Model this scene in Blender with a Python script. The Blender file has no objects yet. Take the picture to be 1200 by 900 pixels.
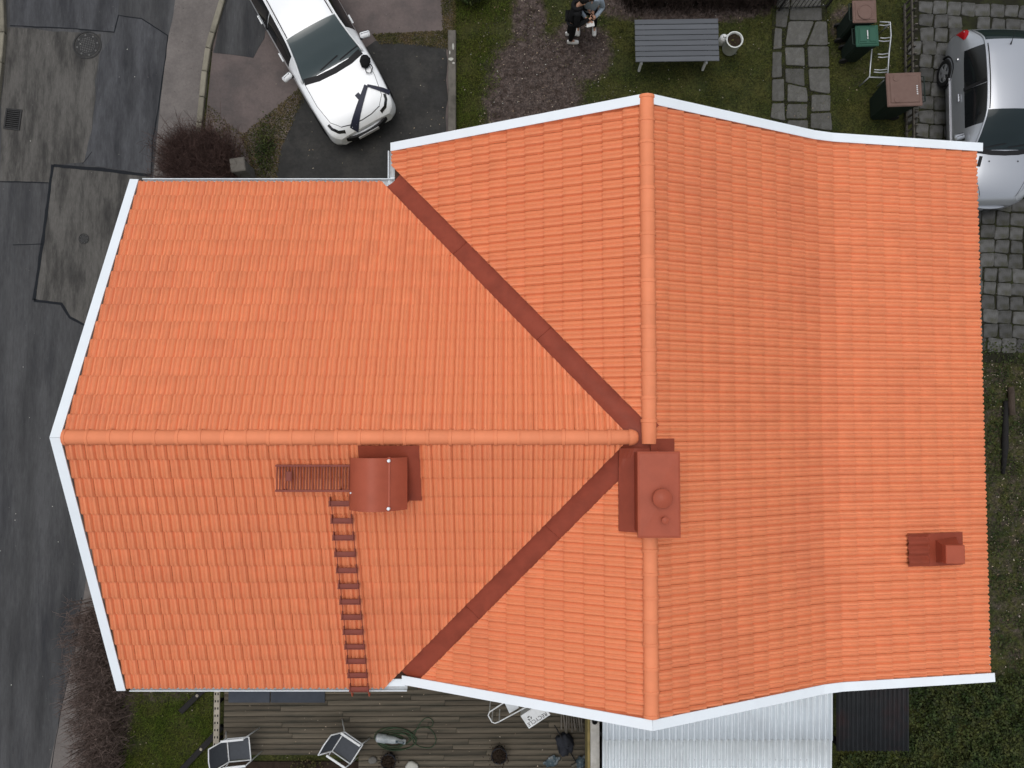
import bpy, bmesh, math, random
import numpy as np
from mathutils import Vector, Matrix, noise as mnoise
R = math.radians
PI = math.pi
rnd = random.Random(7)
rng = np.random.default_rng(11)
sc = bpy.context.scene
C = sc.collection

# ------------------------------------------------------------------ camera
CAMZ, FPX, YN = 18.0, 900.0, 490.0          # drone height, focal length in photo pixels, nadir row
TILT = math.atan((YN - 450.0) / FPX)
cam_d = bpy.data.cameras.new('camera')
cam_d.sensor_width = 36.0
cam_d.lens = 36.0 * FPX / 1200.0
cam_d.clip_start = 0.1
cam_d.clip_end = 1500.0
cam = bpy.data.objects.new('camera', cam_d)
cam.location = (0, 0, CAMZ)
cam.rotation_euler = (TILT, 0, 0)
C.objects.link(cam)
sc.camera = cam

# ------------------------------------------------------------------ sky, sun, exposure
SUN_EL, SUN_AZ = 81.0, 135.0                # azimuth counter-clockwise from +X
world = bpy.data.worlds.new('World')
sc.world = world
world.use_nodes = True
nt = world.node_tree
nt.nodes.clear()
sky = nt.nodes.new('ShaderNodeTexSky')
sky.sky_type = 'NISHITA'
sky.sun_disc = False
sky.sun_elevation = R(SUN_EL)
sky.sun_rotation = R(90.0 - SUN_AZ)
sky.air_density = 1.0
sky.dust_density = 4.0
sky.ozone_density = 1.0
hs = nt.nodes.new('ShaderNodeHueSaturation')    # cloud cover: a nearly colourless sky
hs.inputs['Saturation'].default_value = 0.34
bg = nt.nodes.new('ShaderNodeBackground')
bg.inputs['Strength'].default_value = 0.15
wo = nt.nodes.new('ShaderNodeOutputWorld')
nt.links.new(sky.outputs[0], hs.inputs['Color'])
nt.links.new(hs.outputs[0], bg.inputs['Color'])
nt.links.new(bg.outputs[0], wo.inputs['Surface'])
sun_d = bpy.data.lights.new('sun', 'SUN')
sun_d.energy = 0.5
sun_d.angle = R(50)
sun_d.color = (1.0, 0.97, 0.93)
sun = bpy.data.objects.new('sun', sun_d)
sdir = Vector((math.cos(R(SUN_EL)) * math.cos(R(SUN_AZ)), math.cos(R(SUN_EL)) * math.sin(R(SUN_AZ)), math.sin(R(SUN_EL))))
sun.rotation_euler = sdir.to_track_quat('Z', 'Y').to_euler()
sun.location = (-8, 8, 30)
C.objects.link(sun)
sc.view_settings.view_transform = 'Standard'
sc.view_settings.look = 'None'
sc.view_settings.gamma = 1.0
sc.view_settings.use_curve_mapping = False
sc.view_settings.exposure = 0.17


def P(x, y, z=0.0):
    """photo pixel -> world point on the horizontal plane at height z"""
    u, v = (x - 600.0) / FPX, (450.0 - y) / FPX
    dy = v * math.cos(TILT) + math.sin(TILT)
    dz = v * math.sin(TILT) - math.cos(TILT)
    s = (z - CAMZ) / dz
    return Vector((u * s, dy * s, z))


# ------------------------------------------------------------------ materials
MATS = {}


def mat(name, col, rough=0.7, var=0.25, scale=6.0, metal=0.0, bump=0.0, bscale=60.0, isl=0.0, obj=0.0,
        col2=None, spec=0.15, hue=0.0, coat=0.0, stretch=None, fine=0.0, fscale=90.0, bdist=0.01, dirt=None, dirt_amt=0.0, dirt_scale=1.2):
    m = bpy.data.materials.new(name)
    m.use_nodes = True
    n, l = m.node_tree.nodes, m.node_tree.links
    n.clear()
    out = n.new('ShaderNodeOutputMaterial')
    b = n.new('ShaderNodeBsdfPrincipled')
    l.new(b.outputs[0], out.inputs[0])
    b.inputs['Roughness'].default_value = rough
    b.inputs['Metallic'].default_value = metal
    b.inputs['Specular IOR Level'].default_value = spec
    b.inputs['Coat Weight'].default_value = coat
    tc = n.new('ShaderNodeTexCoord')
    vec = tc.outputs['Object']
    if stretch:
        mp = n.new('ShaderNodeMapping')
        mp.inputs['Scale'].default_value = stretch
        l.new(vec, mp.inputs['Vector'])
        vec = mp.outputs[0]

    def noise(s, det=5.0, ro=0.6):
        t = n.new('ShaderNodeTexNoise')
        t.inputs['Scale'].default_value = s
        t.inputs['Detail'].default_value = det
        t.inputs['Roughness'].default_value = ro
        l.new(vec, t.inputs['Vector'])
        return t.outputs['Fac']

    def math_(op, a, bb):
        k = n.new('ShaderNodeMath')
        k.operation = op
        for i, q in enumerate((a, bb)):
            if isinstance(q, (int, float)):
                k.inputs[i].default_value = q
            else:
                l.new(q, k.inputs[i])
        return k.outputs[0]

    def mix(a, bb, fac):
        k = n.new('ShaderNodeMix')
        k.data_type = 'RGBA'
        if isinstance(fac, (int, float)):
            k.inputs[0].default_value = fac
        else:
            l.new(fac, k.inputs[0])
        for i, q in ((6, a), (7, bb)):
            if isinstance(q, tuple):
                k.inputs[i].default_value = (*q, 1)
            else:
                l.new(q, k.inputs[i])
        return k.outputs[2]

    def ramp(v, lo, hi):
        k = n.new('ShaderNodeMapRange')
        k.inputs[1].default_value = lo
        k.inputs[2].default_value = hi
        l.new(v, k.inputs[0])
        return k.outputs[0]

    c2 = col2 if col2 else tuple(x * (1 - 0.5) for x in col)
    colr = mix(col, c2, ramp(noise(scale), 0.38, 0.72)) if not col2 else mix(col, c2, ramp(noise(scale), 0.4, 0.62))
    if not col2:
        colr = mix(col, colr, min(1.0, var * 1.6))
    if dirt:
        colr = mix(colr, dirt, math_('MULTIPLY', ramp(noise(dirt_scale, 7, 0.65), 0.48, 0.7), dirt_amt))
    val = None
    if fine:
        val = math_('ADD', math_('MULTIPLY', math_('SUBTRACT', noise(fscale, 5.0, 0.75), 0.5), fine * 2.0), 1.0)
    if isl:
        g = n.new('ShaderNodeNewGeometry')
        v2 = math_('ADD', math_('MULTIPLY', math_('SUBTRACT', g.outputs['Random Per Island'], 0.5), isl * 2), 1.0)
        val = v2 if val is None else math_('MULTIPLY', val, v2)
    if obj:
        g = n.new('ShaderNodeObjectInfo')
        v2 = math_('ADD', math_('MULTIPLY', math_('SUBTRACT', g.outputs['Random'], 0.5), obj * 2), 1.0)
        val = v2 if val is None else math_('MULTIPLY', val, v2)
    if val is not None:
        h = n.new('ShaderNodeHueSaturation')
        if hue:
            g1 = n.new('ShaderNodeNewGeometry')
            g2 = n.new('ShaderNodeObjectInfo')
            rr = math_('FRACT', math_('MULTIPLY', math_('ADD', g1.outputs['Random Per Island'], g2.outputs['Random']), 7.31), 0.0)
            l.new(math_('ADD', math_('MULTIPLY', math_('SUBTRACT', rr, 0.5), hue * 2), 0.5), h.inputs['Hue'])
        l.new(val, h.inputs['Value'])
        l.new(colr, h.inputs['Color'])
        colr = h.outputs[0]
    l.new(colr, b.inputs['Base Color'])
    if bump:
        bm_ = n.new('ShaderNodeBump')
        bm_.inputs['Strength'].default_value = bump
        bm_.inputs['Distance'].default_value = bdist
        l.new(noise(bscale, 4.0), bm_.inputs['Height'])
        l.new(bm_.outputs[0], b.inputs['Normal'])
    MATS[name] = m
    return m


M = MATS
mat('tile', (0.73, 0.238, 0.108), 0.5, 0.12, 3.0, isl=0.018, obj=0.012, hue=0.001, spec=0.35, fine=0.10, fscale=14, bump=0.15, bscale=120, dirt=(0.52, 0.15, 0.08), dirt_amt=0.2, dirt_scale=0.7)
mat('ridge_tile', (0.70, 0.228, 0.108), 0.52, 0.1, 4.0, obj=0.05, fine=0.05, bump=0.12, bscale=120)
mat('red_metal', (0.25, 0.052, 0.028), 0.4, 0.2, 5.0, fine=0.05, bump=0.1, bscale=6, bdist=0.02)
mat('red_metal_cap', (0.34, 0.080, 0.044), 0.42, 0.16, 4.0, fine=0.05, bump=0.08, bscale=8, bdist=0.02)
mat('valley_metal', (0.26, 0.053, 0.029), 0.42, 0.3, 3.0, fine=0.08, bump=0.25, bscale=4, bdist=0.03)
mat('brown_metal', (0.20, 0.050, 0.035), 0.45, 0.15, 8.0)
mat('white_metal', (0.73, 0.785, 0.82), 0.45, 0.06, 2.0, fine=0.03, dirt=(0.6, 0.6, 0.58), dirt_amt=0.15)
mat('gutter_grey', (0.55, 0.58, 0.60), 0.4, 0.2, 5.0, dirt=(0.25, 0.25, 0.24), dirt_amt=0.5, dirt_scale=6)
mat('underlay', (0.06, 0.03, 0.022), 0.9)
mat('render_wall', (0.62, 0.55, 0.40), 0.9, 0.15, 2.0, bump=0.3, bscale=80)
mat('asphalt', (0.067, 0.068, 0.070), 0.85, 0.6, 0.9, fine=0.5, fscale=13, bump=0.5, bscale=140, dirt=(0.024, 0.025, 0.028), dirt_amt=0.9, dirt_scale=1.0, stretch=(2.2, 0.3, 1))
mat('asphalt_blue', (0.066, 0.068, 0.073), 0.8, 0.6, 1.4, fine=0.5, fscale=13, bump=0.5, bscale=140, dirt=(0.020, 0.021, 0.024), dirt_amt=0.95, dirt_scale=1.2, stretch=(2.0, 0.35, 1))
mat('asphalt_old', (0.092, 0.088, 0.081), 0.88, 0.6, 1.6, fine=0.55, fscale=13, bump=0.5, bscale=120, dirt=(0.030, 0.029, 0.028), dirt_amt=0.9, dirt_scale=1.6, stretch=(2.2, 0.45, 1))
mat('asphalt_walk', (0.150, 0.135, 0.126), 0.88, 0.35, 1.1, fine=0.3, fscale=16, bump=0.4, bscale=140, dirt=(0.06, 0.056, 0.054), dirt_amt=0.5)
mat('asphalt_red', (0.125, 0.102, 0.096), 0.85, 0.35, 0.8, fine=0.3, fscale=16, bump=0.4, bscale=140, dirt=(0.068, 0.062, 0.061), dirt_amt=0.8, dirt_scale=0.8)
mat('asphalt_wet', (0.030, 0.030, 0.029), 0.7, 0.5, 1.2, fine=0.5, fscale=13, bump=0.4, bscale=120, dirt=(0.048, 0.046, 0.042), dirt_amt=0.75, dirt_scale=1.6)
mat('tar', (0.008, 0.010, 0.013), 0.7, 0.3, 12)
mat('kerb', (0.20, 0.185, 0.145), 0.9, 0.4, 3.0, obj=0.15, fine=0.15, bump=0.4, bscale=90, dirt=(0.10, 0.095, 0.075), dirt_amt=0.6, dirt_scale=4)
mat('concrete', (0.13, 0.12, 0.105), 0.9, 0.4, 4.0, fine=0.2, bump=0.4, bscale=60, dirt=(0.05, 0.048, 0.04), dirt_amt=0.7, dirt_scale=5)
mat('paint_chip', (0.42, 0.42, 0.38), 0.8, 0.3, 9)
mat('iron', (0.036, 0.036, 0.036), 0.6, 0.4, 14, metal=0.3, bump=0.3, bscale=60)
mat('black_hole', (0.006, 0.006, 0.006), 0.9)
mat('slab', (0.090, 0.089, 0.082), 0.9, 0.6, 5.0, obj=0.22, fine=0.5, fscale=14, bump=0.5, bscale=50, dirt=(0.22, 0.22, 0.21), dirt_amt=0.35, dirt_scale=5.0)
mat('sett', (0.085, 0.085, 0.082), 0.92, 0.6, 6.0, obj=0.3, fine=0.6, fscale=16, bump=0.6, bscale=40, dirt=(0.045, 0.045, 0.026), dirt_amt=0.75, dirt_scale=3.5)
mat('joint_soil', (0.018, 0.018, 0.011), 0.95, 0.5, 6.0, fine=0.3, fscale=50, bump=0.6, bscale=60, dirt=(0.035, 0.042, 0.012), dirt_amt=0.7, dirt_scale=2)
mat('grass_blade', (0.048, 0.066, 0.011), 0.75, 0.4, 1.2, isl=0.8, col2=(0.066, 0.064, 0.015))
mat('grass_blade_lush', (0.062, 0.094, 0.012), 0.75, 0.4, 1.5, isl=0.8, col2=(0.086, 0.100, 0.017))
mat('litter', (0.17, 0.12, 0.075), 0.9, 0.5, 2.0, isl=0.7, col2=(0.30, 0.27, 0.22))
mat('pebble', (0.11, 0.10, 0.095), 0.9, 0.4, 9.0, isl=0.6)
mat('twig', (0.088, 0.055, 0.047), 0.85, 0.3, 2.0, isl=0.45)
mat('twig_pale', (0.175, 0.130, 0.112), 0.85, 0.3, 2.0, isl=0.45)
mat('twig_dark', (0.040, 0.028, 0.024), 0.85, 0.3, 2.0, isl=0.45)
mat('leaf_dark', (0.018, 0.030, 0.007), 0.6, 0.4, 3.0, isl=0.7, col2=(0.040, 0.046, 0.012))
mat('leaf_olive', (0.040, 0.040, 0.012), 0.7, 0.4, 3.0, isl=0.7, col2=(0.078, 0.058, 0.026))
mat('bark', (0.06, 0.045, 0.035), 0.9, 0.4, 9.0, bump=0.5, bscale=30)
mat('deck_wood', (0.092, 0.078, 0.058), 0.85, 0.45, 3.0, obj=0.22, fine=0.25, fscale=30, bump=0.4, bscale=20, stretch=(0.35, 5, 5), dirt=(0.034, 0.034, 0.026), dirt_amt=0.9, dirt_scale=1.6)
mat('dark_wood', (0.018, 0.017, 0.017), 0.8, 0.4, 6.0, stretch=(0.3, 4, 4))
mat('pale_wood', (0.30, 0.27, 0.22), 0.85, 0.4, 5.0, obj=0.2, fine=0.2, dirt=(0.12, 0.11, 0.09), dirt_amt=0.6, dirt_scale=6)
mat('grey_wood', (0.105, 0.095, 0.082), 0.9, 0.4, 5.0, obj=0.25, fine=0.25, fscale=40, dirt=(0.05, 0.05, 0.035), dirt_amt=0.6, dirt_scale=5)
mat('yellow_wood', (0.24, 0.19, 0.08), 0.85, 0.4, 5.0, dirt=(0.12, 0.12, 0.04), dirt_amt=0.6, dirt_scale=6)
mat('bench_grey', (0.090, 0.097, 0.108), 0.6, 0.15, 5.0, obj=0.08, fine=0.06, stretch=(0.3, 4, 4))
mat('white_paint', (0.64, 0.66, 0.67), 0.5, 0.12, 6.0, dirt=(0.45, 0.45, 0.42), dirt_amt=0.3, dirt_scale=6)
mat('car_white', (0.78, 0.80, 0.81), 0.28, 0.02, 1.0, coat=0.6, spec=.5)
mat('car_silver', (0.40, 0.42, 0.45), 0.30, 0.03, 1.0, metal=0.55, coat=0.6, spec=.5)
mat('glass_teal', (0.010, 0.018, 0.020), 0.06, 0.1, 1.0, spec=0.3)
mat('glass_screen', (0.034, 0.052, 0.054), 0.07, 0.1, 1.0, spec=0.6)
mat('glass_dark', (0.008, 0.009, 0.010), 0.08, 0.1, 1.0, spec=0.5)
mat('black_plastic', (0.013, 0.013, 0.014), 0.55, 0.1, 10)
mat('stripe_black', (0.022, 0.024, 0.040), 0.35, 0.1, 4)
mat('tyre', (0.014, 0.014, 0.014), 0.85, 0.1, 10)
mat('rim', (0.42, 0.43, 0.44), 0.35, 0.1, 5, metal=0.6)
mat('tail_red', (0.30, 0.008, 0.012), 0.2, 0.1, 5)
mat('lamp_clear', (0.30, 0.32, 0.34), 0.12, 0.2, 9)
mat('chrome', (0.6, 0.6, 0.62), 0.2, 0.05, 5, metal=0.8)
mat('plate_white', (0.5, 0.5, 0.5), 0.5)
mat('bin_brown', (0.135, 0.085, 0.070), 0.6, 0.1, 4, fine=0.05, dirt=(0.19, 0.13, 0.11), dirt_amt=0.3, dirt_scale=3)
mat('bin_green', (0.028, 0.085, 0.058), 0.5, 0.1, 4, fine=0.05)
mat('bin_body', (0.012, 0.020, 0.016), 0.55, 0.15, 4)
mat('steel', (0.42, 0.44, 0.46), 0.4, 0.2, 8, metal=0.4)
mat('skin', (0.50, 0.29, 0.20), 0.6, 0.05, 5)
mat('hair_black', (0.010, 0.009, 0.009), 0.5, 0.3, 30)
mat('hair_brown', (0.035, 0.022, 0.014), 0.5, 0.3, 30)
mat('cloth_black', (0.010, 0.010, 0.011), 0.9, 0.2, 12, bump=0.4, bscale=18, bdist=0.02)
mat('denim', (0.30, 0.36, 0.42), 0.9, 0.3, 8, fine=0.1, bump=0.4, bscale=18, bdist=0.02)
mat('shoe_white', (0.62, 0.62, 0.60), 0.6, 0.1, 10)
mat('paper', (0.7, 0.7, 0.69), 0.8)
mat('terrazzo', (0.58, 0.60, 0.58), 0.6, 0.15, 6, dirt=(0.36, 0.38, 0.36), dirt_amt=0.4, dirt_scale=7)
mat('soil', (0.028, 0.019, 0.013), 0.95, 0.5, 8, fine=0.4, fscale=60, bump=0.8, bscale=40)
mat('sling_grey', (0.060, 0.066, 0.075), 0.8, 0.15, 12, fine=0.1)
mat('blue_mat', (0.040, 0.047, 0.060), 0.6, 0.3, 2.5, fine=0.08, dirt=(0.07, 0.075, 0.085), dirt_amt=0.5)
mat('hose_green', (0.028, 0.050, 0.026), 0.5, 0.2, 10)
mat('clear_plastic', (0.30, 0.33, 0.34), 0.25, 0.5, 14, spec=.5, fine=0.3, fscale=30)
mat('zinc_white', (0.64, 0.69, 0.72), 0.55, 0.06, 1.2, fine=0.03, dirt=(0.42, 0.44, 0.45), dirt_amt=0.3, dirt_scale=1.3)
mat('sheet_black', (0.022, 0.024, 0.026), 0.55, 0.3, 3, fine=0.1, dirt=(0.075, 0.022, 0.018), dirt_amt=0.25, dirt_scale=1.4)
mat('junk_blue', (0.05, 0.075, 0.09), 0.6, 0.8, 12, dirt=(0.30, 0.32, 0.33), dirt_amt=.8, dirt_scale=9)
mat('junk_dark', (0.022, 0.024, 0.030), 0.8, 0.4, 12, bump=0.4, bscale=20, bdist=0.02)
mat('junk_orange', (0.40, 0.13, 0.07), 0.6, 0.3, 12)
mat('stone', (0.13, 0.125, 0.115), 0.9, 0.4, 6, fine=0.3, bump=0.6, bscale=25)
mat('ink', (0.02, 0.02, 0.022), 0.7)
mat('rubber', (0.02, 0.02, 0.02), 0.7)


def ground_material():
    m = bpy.data.materials.new('lawn_ground')
    m.use_nodes = True
    n, l = m.node_tree.nodes, m.node_tree.links
    b = n['Principled BSDF']
    b.inputs['Roughness'].default_value = 0.95
    b.inputs['Specular IOR Level'].default_value = 0.2
    tc = n.new('ShaderNodeTexCoord')

    def noise(s, det=6.0, ro=0.65):
        t = n.new('ShaderNodeTexNoise')
        t.inputs['Scale'].default_value = s
        t.inputs['Detail'].default_value = det
        t.inputs['Roughness'].default_value = ro
        l.new(tc.outputs['Object'], t.inputs['Vector'])
        return t.outputs['Fac']

    def rng_(v, a, bb):
        k = n.new('ShaderNodeMapRange')
        k.inputs[1].default_value = a
        k.inputs[2].default_value = bb
        l.new(v, k.inputs[0])
        return k.outputs[0]

    def mix(a, bb, fac, bt='MIX'):
        k = n.new('ShaderNodeMix')
        k.data_type = 'RGBA'
        k.blend_type = bt
        if isinstance(fac, float):
            k.inputs[0].default_value = fac
        else:
            l.new(fac, k.inputs[0])
        for i, q in ((6, a), (7, bb)):
            if isinstance(q, tuple):
                k.inputs[i].default_value = (*q, 1)
            else:
                l.new(q, k.inputs[i])
        return k.outputs[2]

    grass = mix((0.018, 0.024, 0.006), (0.042, 0.042, 0.011), rng_(noise(1.4), 0.35, 0.65))
    soil = mix((0.030, 0.021, 0.017), (0.078, 0.061, 0.055), rng_(noise(7.0), 0.35, 0.7))
    at = n.new('ShaderNodeAttribute')
    at.attribute_name = 'soil'
    ad = n.new('ShaderNodeMath')
    ad.operation = 'ADD'
    l.new(at.outputs['Fac'], ad.inputs[0])
    sb = n.new('ShaderNodeMath')
    sb.operation = 'MULTIPLY_ADD'
    l.new(noise(5.0), sb.inputs[0])
    sb.inputs[1].default_value = 1.3
    sb.inputs[2].default_value = -0.65
    l.new(sb.outputs[0], ad.inputs[1])
    c = mix(grass, soil, rng_(ad.outputs[0], 0.3, 0.7))
    c = mix(c, mix((0.30, 0.30, 0.30), (1.9, 1.9, 1.9), rng_(noise(24.0, 4.0), 0.3, 0.7)), 1.0, 'MULTIPLY')
    l.new(c, b.inputs['Base Color'])
    bp = n.new('ShaderNodeBump')
    bp.inputs['Strength'].default_value = 0.8
    bp.inputs['Distance'].default_value = 0.02
    l.new(noise(30.0), bp.inputs['Height'])
    l.new(bp.outputs[0], b.inputs['Normal'])
    MATS['lawn_ground'] = m


ground_material()


# ------------------------------------------------------------------ mesh helpers
class MB:
    def __init__(s):
        s.v, s.f = [], []

    def add(s, vs, fs):
        o = len(s.v)
        s.v += [tuple(p) for p in vs]
        s.f += [tuple(i + o for i in q) for q in fs]
        return s

    def box(s, c, size, rz=0.0, mtx=None, taper=1.0):
        hx, hy, hz = size[0] / 2, size[1] / 2, size[2] / 2
        vs = []
        for z, k in ((-hz, 1.0), (hz, taper)):
            for x, y in ((-hx, -hy), (hx, -hy), (hx, hy), (-hx, hy)):
                vs.append(Vector((x * k, y * k, z)))
        m = mtx if mtx else (Matrix.Translation(Vector(c)) @ Matrix.Rotation(rz, 4, 'Z'))
        if mtx:
            m = mtx @ Matrix.Translation(Vector(c))
        return s.add([m @ q for q in vs], [(3, 2, 1, 0), (4, 5, 6, 7), (0, 1, 5, 4), (1, 2, 6, 5), (2, 3, 7, 6), (3, 0, 4, 7)])

    def bbox(s, c, size, bev=0.01, rz=0.0, mtx=None):
        """box with bevelled upper and lower edges and corners"""
        hx, hy, hz = size[0] / 2, size[1] / 2, size[2] / 2
        b = min(bev, hx * .9, hy * .9, hz * .9)
        rings = []
        for z, k in ((-hz, b), (-hz + b, 0), (hz - b, 0), (hz, b)):
            x, y = hx - k, hy - k
            q = b * .6
            rings.append([(-x + q, -y, z), (x - q, -y, z), (x, -y + q, z), (x, y - q, z), (x - q, y, z), (-x + q, y, z), (-x, y - q, z), (-x, -y + q, z)])
        m = (mtx if mtx else Matrix.Identity(4)) @ Matrix.Translation(Vector(c)) @ Matrix.Rotation(rz, 4, 'Z')
        vs = [m @ Vector(p) for r in rings for p in r]
        fs = [tuple(range(7, -1, -1)), tuple(range(24, 32))]
        for k in range(3):
            for i in range(8):
                j = (i + 1) % 8
                fs.append((k * 8 + i, k * 8 + j, k * 8 + 8 + j, k * 8 + 8 + i))
        return s.add(vs, fs)

    def bar(s, a, b, w, h, up=(0, 0, 1)):
        a, b = Vector(a), Vector(b)
        d = b - a
        L = d.length
        x = d.normalized()
        up = Vector(up)
        y = up.cross(x)
        if y.length < 1e-4:
            y = Vector((0, 1, 0)).cross(x)
        y.normalize()
        z = x.cross(y)
        m = Matrix((x, y, z)).transposed().to_4x4()
        m.translation = (a + b) / 2
        return s.box((0, 0, 0), (L, w, h), mtx=m)

    def tube(s, pts, r, n=8, closed=False, caps=True):
        pts = [Vector(p) for p in pts]
        k = len(pts)
        rs = r if isinstance(r, (list, tuple)) else [r] * k
        rings = []
        prev = None
        for i, p in enumerate(pts):
            if closed:
                d = pts[(i + 1) % k] - pts[i - 1]
            else:
                d = pts[min(i + 1, k - 1)] - pts[max(i - 1, 0)]
            d.normalize()
            if prev is None:
                a = Vector((0, 0, 1)) if abs(d.z) < 0.9 else Vector((1, 0, 0))
                x = d.cross(a).normalized()
            else:
                x = (prev - d * prev.dot(d))
                x = x.normalized() if x.length > 1e-5 else d.cross(Vector((0, 0, 1))).normalized()
            prev = x
            y = d.cross(x)
            rings.append([p + x * (rs[i] * math.cos(2 * PI * j / n)) + y * (rs[i] * math.sin(2 * PI * j / n)) for j in range(n)])
        vs = [q for rg in rings for q in rg]
        fs = []
        for i in range(k if closed else k - 1):
            i2 = (i + 1) % k
            for j in range(n):
                j2 = (j + 1) % n
                fs.append((i * n + j, i * n + j2, i2 * n + j2, i2 * n + j))
        if caps and not closed:
            fs.append(tuple(range(n - 1, -1, -1)))
            fs.append(tuple((k - 1) * n + j for j in range(n)))
        return s.add(vs, fs)

    def lathe(s, prof, c=(0, 0, 0), n=24, mtx=None):
        m = mtx if mtx else Matrix.Translation(Vector(c))
        vs, fs = [], []
        for r, z in prof:
            for j in range(n):
                vs.append(m @ Vector((r * math.cos(2 * PI * j / n), r * math.sin(2 * PI * j / n), z)))
        for i in range(len(prof) - 1):
            for j in range(n):
                j2 = (j + 1) % n
                fs.append((i * n + j, i * n + j2, i * n + n + j2, i * n + n + j))
        fs.append(tuple(range(n - 1, -1, -1)))
        fs.append(tuple((len(prof) - 1) * n + j for j in range(n)))
        return s.add(vs, fs)

    def prism(s, poly, z0, z1, inset=0.0):
        poly = [Vector((p[0], p[1])) for p in poly]
        n = len(poly)
        ar = sum(poly[i].x * poly[(i + 1) % n].y - poly[(i + 1) % n].x * poly[i].y for i in range(n))
        if ar < 0:
            poly.reverse()
        c = sum(poly, Vector((0, 0))) / n
        top = [p + (c - p).normalized() * inset for p in poly] if inset else poly
        if inset:
            zs = z1 - inset * 0.7
            vs = [(p.x, p.y, z0) for p in poly] + [(p.x, p.y, zs) for p in poly] + [(p.x, p.y, z1) for p in top]
            rows = 3
        else:
            vs = [(p.x, p.y, z0) for p in poly] + [(p.x, p.y, z1) for p in poly]
            rows = 2
        fs = [tuple(range(n - 1, -1, -1)), tuple((rows - 1) * n + i for i in range(n))]
        for r in range(rows - 1):
            for i in range(n):
                j = (i + 1) % n
                fs.append((r * n + i, r * n + j, r * n + n + j, r * n + n + i))
        return s.add(vs, fs)

    def sweep(s, sect, pts, frames, close_sect=True, caps=True):
        """sect: list of (a,b); frames: list of (A,B) vectors per point"""
        n = len(sect)
        vs = [Vector(p) + Vector(A) * a + Vector(B) * b for p, (A, B) in zip(pts, frames) for a, b in sect]
        fs = []
        for i in range(len(pts) - 1):
            for j in range(n if close_sect else n - 1):
                k = (j + 1) % n
                fs.append((i * n + j, i * n + k, i * n + n + k, i * n + n + j))
        if caps and close_sect:
            fs.append(tuple(range(n - 1, -1, -1)))
            fs.append(tuple((len(pts) - 1) * n + j for j in range(n)))
        return s.add(vs, fs)

    def build(s, name, m, parent=None, world=False, smooth=False, auto=None):
        me = bpy.data.meshes.new(name)
        off = Vector((0, 0, 0))
        if world and parent is not None:
            q = parent
            while q is not None:
                off += q.location
                q = q.parent
        me.from_pydata([(p[0] - off.x, p[1] - off.y, p[2] - off.z) for p in s.v], [], s.f)
        me.materials.append(M[m])
        if smooth:
            me.polygons.foreach_set('use_smooth', [True] * len(me.polygons))
            if auto:
                me.set_sharp_from_angle(angle=R(auto))
        me.update()
        o = bpy.data.objects.new(name, me)
        C.objects.link(o)
        o.parent = parent
        return o


def fix_normals(o):
    bm = bmesh.new()
    bm.from_mesh(o.data)
    bmesh.ops.recalc_face_normals(bm, faces=bm.faces)
    bm.to_mesh(o.data)
    bm.free()
    return o


def tag(o, label=None, cat=None, group=None, kind=None):
    for k, v in (('label', label), ('category', cat), ('group', group), ('kind', kind)):
        if v:
            o[k] = v
    return o


def empty(name, loc=(0, 0, 0), rz=0.0, label=None, cat=None, group=None):
    o = bpy.data.objects.new(name, None)
    o.empty_display_size = 0.1
    o.location = loc
    o.rotation_euler = (0, 0, rz)
    C.objects.link(o)
    return tag(o, label, cat, group)


def struct(o, label=None):
    o['kind'] = 'structure'
    if label:
        o['label'] = label
    return o


def fast_mesh(name, verts, faces, m, parent=None, smooth=False):
    """numpy verts (n,3), faces (k,3 or 4)"""
    me = bpy.data.meshes.new(name)
    nv, nf, w = len(verts), len(faces), faces.shape[1]
    me.vertices.add(nv)
    me.vertices.foreach_set('co', np.asarray(verts, np.float32).ravel())
    me.loops.add(nf * w)
    me.loops.foreach_set('vertex_index', np.asarray(faces, np.int32).ravel())
    me.polygons.add(nf)
    me.polygons.foreach_set('loop_start', np.arange(nf, dtype=np.int32) * w)
    me.polygons.foreach_set('loop_total', np.full(nf, w, np.int32))
    if smooth:
        me.polygons.foreach_set('use_smooth', np.ones(nf, bool))
    me.materials.append(M[m])
    me.update(calc_edges=True)
    me.validate()
    o = bpy.data.objects.new(name, me)
    C.objects.link(o)
    o.parent = parent
    return o


def inpoly(pts, poly):
    x, y = pts[:, 0], pts[:, 1]
    ins = np.zeros(len(pts), bool)
    n = len(poly)
    j = n - 1
    for i in range(n):
        xi, yi, xj, yj = poly[i][0], poly[i][1], poly[j][0], poly[j][1]
        c = ((yi > y) != (yj > y)) & (x < (xj - xi) * (y - yi) / (yj - yi + 1e-12) + xi)
        ins ^= c
        j = i
    return ins


def pix_poly(px, z=0.0):
    return [P(x, y, z) for x, y in px]


def wobble(poly, step=0.25, amp=0.02, seed=0.0):
    """resample a closed outline with a slightly uneven edge"""
    out = []
    n = len(poly)
    for i in range(n):
        a, b = Vector(poly[i][:2]), Vector(poly[(i + 1) % n][:2])
        k = max(1, int((b - a).length / step))
        nr = Vector((-(b - a).y, (b - a).x)).normalized() if (b - a).length > 0 else Vector((0, 0))
        for q in range(k):
            p = a.lerp(b, q / k)
            if q:
                p = p + nr * amp * 2 * mnoise.noise(Vector((p.x * 2.3, p.y * 2.3, seed)))
            out.append(p)
    return out


def sheet(name, poly, z, m, label=None, amp=0.0, seed=0.0):
    if amp:
        poly = wobble(poly, 0.22, amp, seed)
    mb = MB()
    mb.prism(poly, z - 0.03, z)
    o = mb.build(name, m)
    bm = bmesh.new()
    bm.from_mesh(o.data)
    bmesh.ops.triangulate(bm, faces=[f for f in bm.faces if len(f.verts) > 4])
    bm.to_mesh(o.data)
    bm.free()
    return struct(o, label)


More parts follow.
